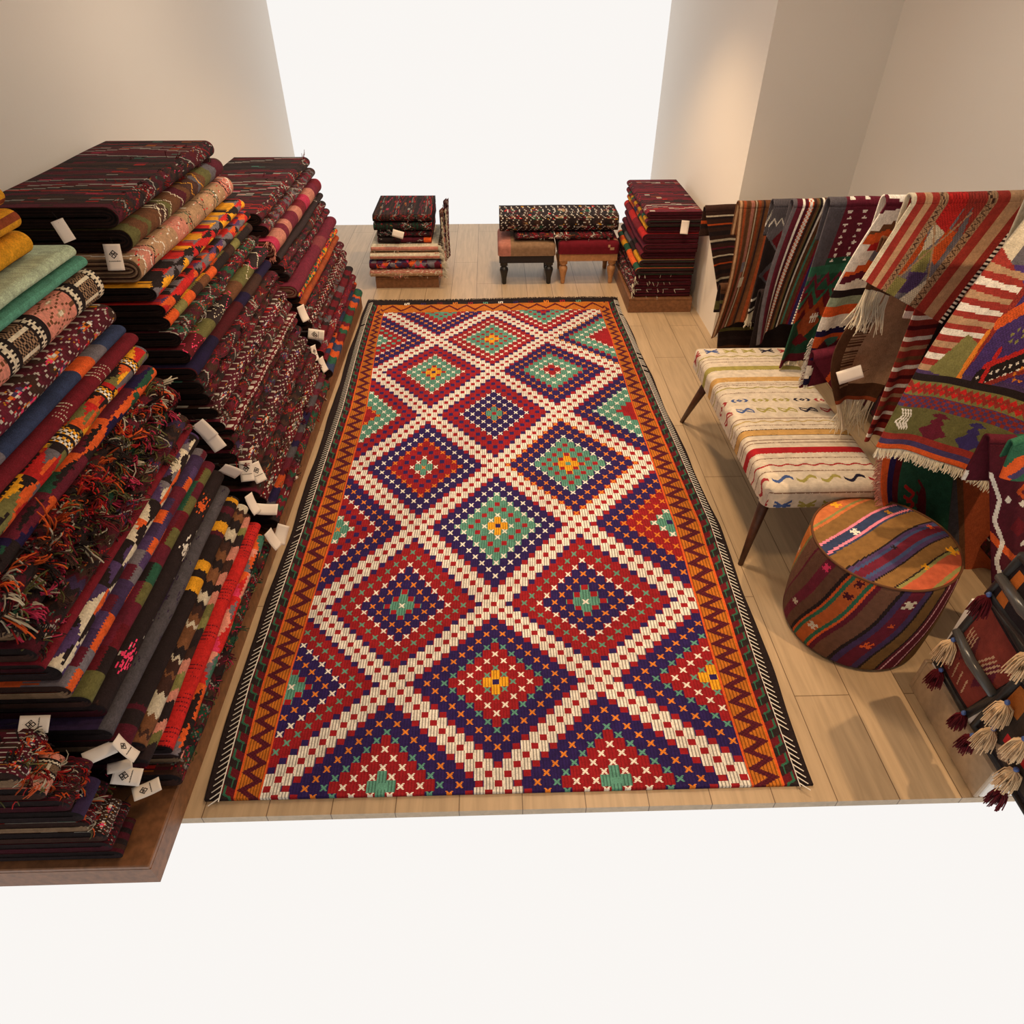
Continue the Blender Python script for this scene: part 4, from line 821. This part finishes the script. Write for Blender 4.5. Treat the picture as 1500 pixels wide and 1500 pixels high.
for j, (ya, yb) in enumerate(((1.55, 2.75), (2.85, 4.15))):  # two dark cloths added to make the deep recess look shaded
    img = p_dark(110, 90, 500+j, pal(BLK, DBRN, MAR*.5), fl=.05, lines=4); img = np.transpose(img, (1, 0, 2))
    drape(('added dark cloth as the shade of the recess behind the pouf', 'added dark cloth as the shade of the recess behind the bench end')[j], (2.02, yb, .86), (2.02, ya, .86), (1.97, ya, .12), (1.97, yb, .12), img, 0, 1, 0, over=.001, z_back=.05, group='dark cloths added as recess shade')
# ------------------------------------------------------------------ low white plinth at the right
e = empty('display_plinth', (1.60, 1.22, 0), 'low white plinth with wood coloured skirting behind the hanging bags', 'plinth')
b = MB(); b.box(-.145, -.2, 0, .145, .2, .46, .004); b.build('body', PLASTER, e)
b = MB(); b.box(-.162, -.2, 0, -.146, .2, .145, .003); b.build('skirting', SKIRT, e)
b = MB(); b.box(-.162, .201, 0, .145, .216, .145, .003); b.build('skirting', SKIRT, e)
# ------------------------------------------------------------------ cream bench
def bench_col(u, v):
    y = 2.56+v; x = u; n = R_(2).normal(0, .0005, u.shape); c = np.zeros(u.shape+(3,))+A(200, 176, 142); c *= (1+.04*np.sin(v*900))[..., None]
    def band(y0, w, k): c[np.abs(y-y0+n) < w] = k
    def wave(y0, k, w=.0042): c[np.abs(y-y0-.005*np.sin(x*95)) < w] = k
    G = A(150, 132, 60); T = A(182, 134, 70); Br = A(130, 96, 70)
    for y0 in (2.995, 2.965, 2.75, 2.735, 2.665, 2.448, 2.396, 2.286, 2.265, 2.16, 2.076, 1.965): band(y0, .0023, Br*.9)
    wave(3.025, G); wave(2.71, G); wave(2.425, A(170, 140, 80)); wave(2.115, RED, .004)
    band(2.90, .020, G); band(2.79, .020, T); band(2.342, .022, T); band(2.362, .002, DBRN); band(2.32, .002, DBRN); band(2.213, .020, A(160, 24, 26))
    ks = (A(60, 76, 110), G, G, A(24, 18, 36), A(150, 40, 40))
    def motif(y0, kind):
        for q in range(-4, 6):
            mx = -.21+.092*q+.045; k = ks[q % 5]; dx, dy = (x-mx)/1.25, (y-y0)/1.35
            if kind == 'S': m = np.abs(dy-.011*np.sin(dx*95)) < .0065; m &= np.abs(dx) < .032
            elif kind == 'A': m = ((np.abs(dy-.010*np.sin(dx*120)) < .0052) | (np.abs(dy+.4*dx) < .003)) & (np.abs(dx) < .03)
            elif kind == 'E': d = np.abs(dx)/.012+np.abs(dy)/.009; m = ((d < 1) & (d > .25)) | ((np.abs(np.abs(dx)-.026+np.abs(dy)*.9) < .0055) & (np.abs(dy) < .010))
            else: m = ((np.abs(dy-dx*.6) < .0042) | (np.abs(dy+dx*.6) < .0042) | (np.abs(dy) < .0042)) & (np.abs(dx) < .026)
            c[m] = k
    motif(3.085, 'X'); motif(2.60, 'E'); motif(2.516, 'A'); motif(2.03, 'S'); motif(1.905, 'X'); motif(3.2, 'X')
    return c
e = empty('bench', (1.235, 2.56, 0), 'upholstered cream bench with olive, gold and red cross stripes and tapered dark legs', 'bench')
cushion('seat', .235, .585, .375, .468, bench_col, e, 170, 460, puff=.008, rad=.032)
b = MB(); b.box(-.20, -.54, .35, .20, .54, .374, .003); b.build('seat_frame', WALNUT, e)
for (fx, fy, tx, ty) in ((-.215, -.50, -.155, -.44), (-.215, .63, -.165, .46), (.20, -.50, .15, -.44), (.20, .60, .15, .46)):
    b = MB(); b.tube([(fx, fy, 0), (fx*.5+tx*.5, fy*.5+ty*.5, .18), (tx, ty, .352)], [.011, .018, .025], 20); b.build('leg', WALNUT, e, True)
# ------------------------------------------------------------------ striped pouf
px_, py_, pr, ph_ = 1.345, 1.735, .245, .415
e = empty('pouf', (px_, py_, 0), 'round striped pouf covered in brown, orange, navy and pink kilim cloth', 'pouf')
TB = A(128, 88, 42)
def stripes(s, seq):
    out = np.zeros(s.shape+(3,)); x = 0
    for w_, k in seq: out[(s >= x) & (s < x+w_)] = k; x += w_
    out[s >= x] = seq[-1][1]; return out
topseq = [(.055, A(190, 100, 50)), (.010, OLIVE*.9), (.012, A(190, 100, 50)), (.058, TB), (.010, A(222, 120, 128)), (.034, BLUE), (.010, A(222, 120, 128)), (.008, BLUE), (.066, TB), (.006, BLK), (.012, PURP), (.010, BLUE*1.6), (.030, MAR*1.3), (.012, BLUE*1.6), (.014, PURP), (.005, BLK), (.046, TB*1.1), (.005, BLK), (.010, OLIVE), (.050, A(186, 84, 50)), (.012, OLIVE), (.012, A(186, 84, 50)), (.006, BLK), (.1, TB)]
nr, nt = 90, 200; rr_ = np.linspace(0, 1, nr+1)[:, None]; th_ = np.linspace(0, 2*PI, nt+1)[None, :-1]
Rr = pr*rr_*.985; P = np.stack([Rr*np.cos(th_), Rr*np.sin(th_), ph_+.022*(1-rr_**2.6)+0*th_], -1)
rc = (rr_[:-1]+rr_[1:])/2*pr*.985; tcn = np.linspace(0, 2*PI, nt+1)[None, :-1]+PI/nt; xc, yc = rc*np.cos(tcn), rc*np.sin(tcn)
dirx, diry = math.cos(math.radians(31)), math.sin(math.radians(31)); s_ = (xc*diry-yc*dirx)+pr; a_ = xc*dirx+yc*diry; s_ = s_+.004*np.sin(a_*18)
col = stripes(s_, topseq)
def star(ms, ma, k, r=.018, s2=None, a2=None, colr=None):
    S, Aa, Q = (s_, a_, col) if s2 is None else (s2, a2, colr)
    d1, d2 = S-ms, Aa-ma; m = (np.hypot(d1, d2) < r) & ((np.abs(np.abs(d1)-np.abs(d2)) < r*.16) | (np.abs(np.abs(d1)-r*.4) < r*.13) | (np.abs(np.abs(d2)-r*.4) < r*.13)); Q[m] = k
star(.165, -.07, WHITE); star(.165, .13, YEL*.6, .014); star(.405, .14, YEL, .022); star(.028, .02, YEL, .02); star(.40, -.02, YEL*.7, .014); star(.29, .19, DORG, .013); star(.29, -.03, BLK, .012)
o = grid_obj('top_panel', P, col, CLOTH, e, wrap=True)
nz = 70; zz = np.linspace(0, 1, nz+1)[:, None]; rad = pr*(1+.035*np.sin(PI*np.clip(zz, 0, 1))-.06*np.clip((.07-zz)/.07, 0, 1)**2-.02*np.clip((zz-.95)/.05, 0, 1)**2)
nt2 = 460; th2 = np.linspace(0, 2*PI, nt2+1)[None, :-1]; P = np.stack([rad*np.cos(th2), rad*np.sin(th2), zz*ph_+0*th2], -1)[::-1]
aa = (np.degrees(np.linspace(0, 2*PI, nt2+1)[None, :-1])+np.zeros((nz, 1))); zc = np.linspace(1, 0, nz)[:, None]+0*aa; aa = (aa+30*(1-zc)-6+1.2*np.sin(zc*8)) % 360
SB = A(104, 66, 44)
seq = [(150, TB*.8), (14, A(186, 100, 36)), (3, OLIVE*.7), (13, SB), (2, MAR), (12, SB*.8), (9, MAR*1.2), (9, SB*.8), (3, BLK), (2, DORG*.8), (3, DGRN), (10, A(176, 82, 32)), (3, DGRN), (2, DORG), (4, MAR), (13, SB), (3, BLK), (5, PURP*.7), (11, MAR*1.1), (5, PURP*.7), (2, BLK), (11, TB*.75), (2, BLK), (3, MAR), (1.6, A(220, 160, 150)), (10, MAR*1.1), (1.6, A(220, 160, 150)), (3, MAR), (14, TB*.7), (40, TB*.8)]
col = stripes(aa, seq)
def st2(a0, z0, k, r=4.0):
    d1 = aa-a0; d2 = (zc-z0)*ph_/pr*57.3; m = (np.hypot(d1, d2) < r) & ((np.abs(np.abs(d1)-np.abs(d2)) < r*.18) | (np.abs(np.abs(d1)-r*.4) < r*.14) | (np.abs(np.abs(d2)-r*.4) < r*.14)); col[m] = k
acc = 0; cen = {}
for i, (w_, k) in enumerate(seq): cen[i] = acc+w_/2; acc += w_
st2(cen[6], .92, HOT*.8); st2(cen[1], .7, CREAM*.8); st2(cen[6], .35, CREAM*.7, 3.6); st2(cen[11], .8, MAR*.6); st2(cen[11], .3, CREAM*.8, 4.5); st2(cen[11], .95, MAR*.6); st2(cen[18], .86, CREAM*.8, 5); st2(cen[18], .35, DORG, 4.6); st2(cen[18], .62, DORG*.8, 2.4); st2(cen[6], .6, MAR, 3)
grid_obj('side_panel', P, col, CLOTH, e, wrap=True)
b = MB(); ring = [(pr*.985*math.cos(2*PI*i/80), pr*.985*math.sin(2*PI*i/80), ph_+.001) for i in range(81)]; b.tube(ring, .0042, 8); b.build('piping', mat('brown_piping', tuple(BRN*.7), rough=.8), e, True)
# ------------------------------------------------------------------ hanging bags with tassels at the plinth
GREYL = mat('worn_grey_leather', (.07, .07, .07), rough=.22)
def tassel(parent, p, k, L=.055, seed=0):
    r = R_(seed); cv = []; cc = []; p = np.array(p)
    for q in range(95):
        a = r.uniform(0, 2*PI); w_ = r.uniform(.2, 1)*L*.36; d = np.array([math.cos(a), math.sin(a), 0]); l = L*r.uniform(.85, 1.12)
        cv.append([p, p+d*w_*.8+np.array([0, 0, -l*.25]), p+d*w_+np.array([0, 0, -l*.62]), p+d*w_*1.15+np.array([0, 0, -l])]); cc.append(k*r.uniform(.75, 1.1))
    o = strands('tassel', cv, cc, .0021, parent)
    b = MB(); b.tube([p+np.array([0, 0, .010]), p+np.array([0, 0, .003]), p+np.array([0, 0, -.004])], [.004, .0075, .005], 12)
    b.build('tassel_bead', BLUEBEAD, o, True)
def bag(label, TL, TR, BR, BL, th, img, tassels, strap=True, nrm=(-1, 0, 0)):
    TL, TR, BR, BL = (np.array(p) for p in (TL, TR, BR, BL)); org = BL.copy(); e = empty('kilim_bag', tuple(org), label, 'bag', 'bags with tassels at the plinth')
    n, m = 60, 60; P = bil(TL, TR, BR, BL, n, m); u = np.linspace(0, 1, m+1)[None, :]; v = np.linspace(0, 1, n+1)[:, None]
    N3 = np.cross(TR-TL, BL-TL); N3 = N3/np.linalg.norm(N3)
    if np.dot(N3, np.array((0, 0, 2.0))-org) < 0: N3 = -N3       # the bag's face looks into the room
    puff = (th*(np.clip(np.sin(PI*u), 0, 1)**.5)*(np.clip(np.sin(PI*v), 0, 1)**.5))[..., None]*N3
    F1 = P+puff-org; B1 = P-puff-org
    grid_obj('front_panel', F1, img, CLOTH, e); grid_obj('back_panel', B1[:, ::-1], np.zeros((n, m, 3))+BLK, BLKLEATHER, e)
    b = MB(); b.tube([p-org for p in (TL, TR, BR, BL, TL)], .014, 10); b.build('black_binding', BLKLEATHER, e, True)
    if strap:
        b = MB(); A0 = TL*.5+BL*.5; A1 = TR*.5+BR*.5; b.tube([A0-org+N3*(th+.004), (A0+A1)/2-org+N3*(th+.014), A1-org+N3*(th+.004)], [.013, .016, .013], 12); b.build('strap', GREYL, e, True)
    for q, (p, k, L) in enumerate(tassels): tassel(e, np.array(p)-org, k, L, q)
    return e
CR = A(238, 190, 132); DR = A(96, 14, 20)
c = Cv(60, 60, A(120, 44, 30)).rect(0, 0, .06, 1, BLK).rect(.94, 0, 1, 1, BLK).rect(0, .94, 1, 1, BLK).rect(0, 0, 1, .07, BLK).dia(.3, .5, .16, .2, A(90, 30, 28)).dia(.72, .5, .16, .25, MAR)
for q in range(4): c.line([(.12+.05*q, .35), (.2+.05*q, .6)], .012, TAN).line([(.6+.06*q, .3), (.5+.06*q, .55)], .012, TAN).line([(.2+.14*q, .72), (.27+.14*q, .88)], .012, TAN)
bag('russet kilim bag with black binding and a grey strap, leftmost of the hanging bags', onx(1452, 872, 1.38), onx(1520, 985, 1.38), onx(1416, 1046, 1.40), onx(1372, 968, 1.40), .012, c.a,
    [(onx(1396, 938, 1.37), CR, .082), (onx(1378, 982, 1.37), DR, .068), (onx(1475, 1030, 1.34), CR, .082), (onx(1411, 1045, 1.38), DR, .064)])
c = Cv(60, 60, A(60, 44, 30)).rect(0, 0, .06, 1, BLK).rect(.94, 0, 1, 1, BLK).rect(0, .92, 1, 1, BLK).rect(0, 0, 1, .1, BLK).rect(.3, .6, .5, .72, SCAR).rect(.55, .6, .7, .7, SCAR*.8).dia(.35, .84, .12, .1, TAN).rect(.5, .1, .94, .5, A(150, 96, 34)).rect(.06, .1, .3, .4, A(170, 90, 30))
bag('dark kilim bag with ochre and red patches, lowest of the hanging bags', onx(1498, 990, 1.36), onx(1600, 1080, 1.36), onx(1530, 1230, 1.40), onx(1428, 1062, 1.40), .012, c.a,
    [(onx(1455, 1068, 1.36), CR, .078), (onx(1424, 1078, 1.37), DR, .064), (onx(1488, 1128, 1.36), CR, .078), (onx(1500, 1083, 1.34), CR, .078), (onx(1470, 1158, 1.38), DR, .064)], strap=False)
c = Cv(60, 60, BLK*1.2).rect(.1, .2, .25, .95, A(196, 98, 30)).rect(.45, 0, .6, 1, BLK).rect(.7, .2, .9, .9, A(120, 44, 30))
bag('black bag with a bright orange stripe, uppermost of the hanging bags', onx(1500, 815, 1.30), onx(1580, 900, 1.30), onx(1540, 985, 1.33), onx(1450, 868, 1.33), .012, c.a,
    [(onx(1448, 872, 1.31), DR, .068), (onx(1510, 958, 1.30), CR, .078)])
# ------------------------------------------------------------------ paper tags
def tagcard(label, px, py, plane, val, w_=.05, h_=.082, roll=0, tilt=0, turn=0, logo=True, logo_dark=1, parent_like='folded', bend=.004):
    """card centred where the photo shows it; its face looks roughly towards the aisle"""
    c0 = on(px, py, plane, val); d = (Vector((0, 0, H))-c0).normalized()
    z = d; x = Vector((0, 0, 1)).cross(z).normalized(); y = z.cross(x)
    M = Matrix((x, y, z)).transposed() @ Matrix.Rotation(math.radians(turn), 3, 'Y') @ Matrix.Rotation(math.radians(tilt), 3, 'X') @ Matrix.Rotation(math.radians(roll), 3, 'Z')
    e = empty('paper_tag', c0, label, 'tag', 'white paper tags on the kilims'); e.rotation_euler = M.to_euler()
    n = 10; P = np.zeros((n+1, 5, 3)); yy = np.linspace(-h_/2, h_/2, n+1)[:, None]; xx = np.linspace(-w_/2, w_/2, 5)[None]
    zf = lambda x_, y_: bend*((y_/(h_/2))**2)-bend*.5*(x_/(w_/2))**2
    P[..., 0] = xx; P[..., 1] = yy; P[..., 2] = zf(xx, yy)
    cd_ = link('card', mesh_np('card', P, grid(P)), PAPER, e); s = cd_.modifiers.new('thickness', 'SOLIDIFY'); s.thickness = .0006; s.offset = 0
    b = MB(); b.tube([(0, h_/2-.008, .002), (.004, h_/2+.004, .003), (.001, h_/2+.022, -.012)], .0007, 6); b.build('string', INK, e, True)
    if logo:
        b = MB(); u = w_*.115; oy = h_*.12
        def bar(p, q, t=.16):
            p, q = Vector((*p, 0)), Vector((*q, 0)); dd = (q-p).normalized(); nn = Vector((-dd.y, dd.x, 0))*u*t; p = p-dd*u*t; q = q+dd*u*t; z0 = .0009
            c_ = [p+nn, q+nn, q-nn, p-nn]; V = [(v_.x, v_.y+oy, zf(v_.x, v_.y+oy)+z0) for v_ in c_]+[(v_.x, v_.y+oy, zf(v_.x, v_.y+oy)+z0-.0004) for v_ in c_]
            b.quads(V, [(3, 2, 1, 0), (4, 5, 6, 7), (0, 1, 5, 4), (1, 2, 6, 5), (2, 3, 7, 6), (3, 0, 4, 7)])
        # two lozenges one above the other with hooked arms at each side of the upper one
        for pts in ([(0, 0), (-1, 1), (0, 2), (1, 1), (0, 0)], [(0, 0), (-1.1, -1.1), (0, -2.2), (1.1, -1.1), (0, 0)], [(-1, 1), (-2, 0), (-1.5, -.5)], [(1, 1), (2, 0), (1.5, -.5)], [(-.5, .5), (-1, 0)], [(.5, .5), (1, 0)]):
            for p, q in zip(pts[:-1], pts[1:]): bar((p[0]*u, p[1]*u), (q[0]*u, q[1]*u), .22)
        b.build('emblem', INK, e)
        b = MB(); y0 = -h_*.16; x = -w_*.33; k = 0
        while x < w_*.33:
            hh = (.0026, .0018, .0018, .0026, .0018)[k % 5]; b.box(x, y0, zf(x, y0)+.0006, x+w_*.045, y0+hh, zf(x, y0)+.0010); x += w_*.06; k += 1
        b.build('printed_line', INK, e)
    return e
fx = lambda z: xface(z)
for args in (
    ('large upright white tag with a black emblem on the dark ends of the second pile', 167, 377, 1, 2.315, dict(roll=-8)),
    ('white tag cut off by the top of the picture beside the yellow kilims', 93, 338, 1, 2.05, dict(roll=12, logo=False, w_=.034, h_=.06)),
    ('white tag with emblem low between the first and second piles', 361, 690, 1, 2.22, dict(roll=-8)),
    ('tan shaded tag tucked behind the white one between the first and second piles', 377, 692, 1, 2.26, dict(roll=10, turn=25)),
    ('crumpled white tag at the tip of the thin plain red kilim', 300, 630, 1, 2.10, dict(roll=25, logo=False, tilt=30)),
    ('second crumpled tag hanging under the one at the red kilim tip', 313, 645, 1, 2.12, dict(roll=20, logo=False, tilt=20)),
    ('tag lying flat beside the bright red roll', 391, 746, 1, 2.14, dict(roll=70, logo=False, tilt=-30)),
    ('grey tag standing at the end of the charcoal kilim', 337, 690, 1, 2.10, dict(roll=40, logo=False, tilt=50)),
    ('narrow turned white tag just above the wooden platform', 400, 790, 0, -.90, dict(roll=25, logo=False, turn=45)),
    ('small diamond turned white tag just above the wooden platform', 412, 783, 0, -.89, dict(roll=-30, logo=False, turn=20)),
    ('pale tag standing behind the tip of the bright red roll', 370, 738, 1, 2.12, dict(roll=15, logo=False, turn=50)),
    ('slim white tag seen edge on in the third pile', 444, 459, 0, -1.00, dict(roll=15, logo=False, turn=40)),
    ('small white tag with emblem turned sideways in the third pile', 463, 490, 0, -.98, dict(roll=75, h_=.085, w_=.055)),
    ('dark shaded tag with emblem in the third pile', 461, 517, 0, -.98, dict(roll=10, turn=55)),
    ('narrow white tag hanging low in the third pile', 473, 534, 0, -.96, dict(roll=20, logo=False, turn=50)),
    ('tilted diamond shaped tag with emblem standing on the nearest pile', 50, 1061, 1, .99, dict(roll=52, w_=.042, h_=.062)),
    ('blank grey tag lying flat at the near end of the first pile', 146, 1103, 1, 1.00, dict(roll=78, logo=False, w_=.035, h_=.075, tilt=0)),
    ('bent tag with emblem standing at the corner of the charcoal kilim', 184, 1096, 1, 1.00, dict(roll=20, turn=48, w_=.04, h_=.075)),
    ('white tag with emblem at the near end of the first pile, largest of its cluster', 186, 1137, 1, .99, dict(roll=45, w_=.045, h_=.07)),
    ('flat tag with emblem lowest of the cluster at the first pile', 215, 1156, 1, 1.0, dict(roll=75, w_=.04, h_=.07, tilt=-25)),
    ('folded white tag above the emblem tags at the first pile', 176, 1122, 1, 1.0, dict(roll=65, logo=False, w_=.03, h_=.06, tilt=-30)),
    ('white tag on the small far pile beside the passage', 583, 343, 1, 5.18, dict(roll=72, logo=False)),
    ('white tag hanging at the top of the far right pile', 1003, 333, 1, 4.62, dict(roll=0, logo=False)),
    ('white paper tag on the brown fringed kilim', 1245, 549, 1, 2.26, dict(roll=-58, logo=False, w_=.048, h_=.085)),
    ('white tag peeping out low in the second pile', 429, 690, 0, -.95, dict(roll=10, logo=False, turn=60)),
):
    tagcard(*args[:5], **args[5])
WARM = (1, .65, .35)
LAMPS = [((.4, 1.2, 2.45, 46), dict(size=.1, spot=125, aim=(.2, 1.6, 0), col=WARM)), ((.45, 3.0, 2.45, 95), dict(size=.1, spot=125, aim=(.2, 3.0, 0), col=WARM)), ((.4, 4.9, 2.45, 110), dict(size=.1, spot=125, aim=(.1, 4.7, 0), col=WARM)),
         ((1.68, 1.12, 2.42, 90), dict(size=.02, spot=75, aim=(1.2, 1.5, 0), col=WARM)),
         ((-.5, 4.0, 2.46, 16), dict(size=.5, col=(1, .82, .62))), ((.9, 2.6, 2.46, 12), dict(size=.5, col=(1, .82, .62)))]  # these two are soft fills added to brighten the walls
# ------------------------------------------------------------------ light
def lamp(x, y, z, e, size=.12, col=(1, .80, .56), aim=None, spot=None):
    if spot:
        l = bpy.data.lights.new('spot_lamp', 'SPOT'); l.spot_size = math.radians(spot); l.spot_blend = .6; l.shadow_soft_size = size
    else:
        l = bpy.data.lights.new('lamp_or_fill', 'AREA'); l.shape = 'DISK'; l.size = size  # broad fill light, added without a known fitting
    l.energy = e; l.color = col; o = bpy.data.objects.new('lamp_or_fill', l); C.objects.link(o); o.location = (x, y, z)
    if aim is not None: o.rotation_euler = (Vector(aim)-Vector((x, y, z))).to_track_quat('-Z', 'Y').to_euler()
    return o
for a in LAMPS: lamp(*a[0], **a[1])
w = bpy.data.worlds.new('pale_daylight'); bpy.context.scene.world = w; w.use_nodes = True
bg = w.node_tree.nodes['Background']; bg.inputs[0].default_value = (.956, .923, .890, 1); bg.inputs[1].default_value = 1
vs = bpy.context.scene.view_settings; vs.view_transform = 'Standard'; vs.look = 'None'; vs.gamma = 1; vs.exposure = 0; vs.use_curve_mapping = False
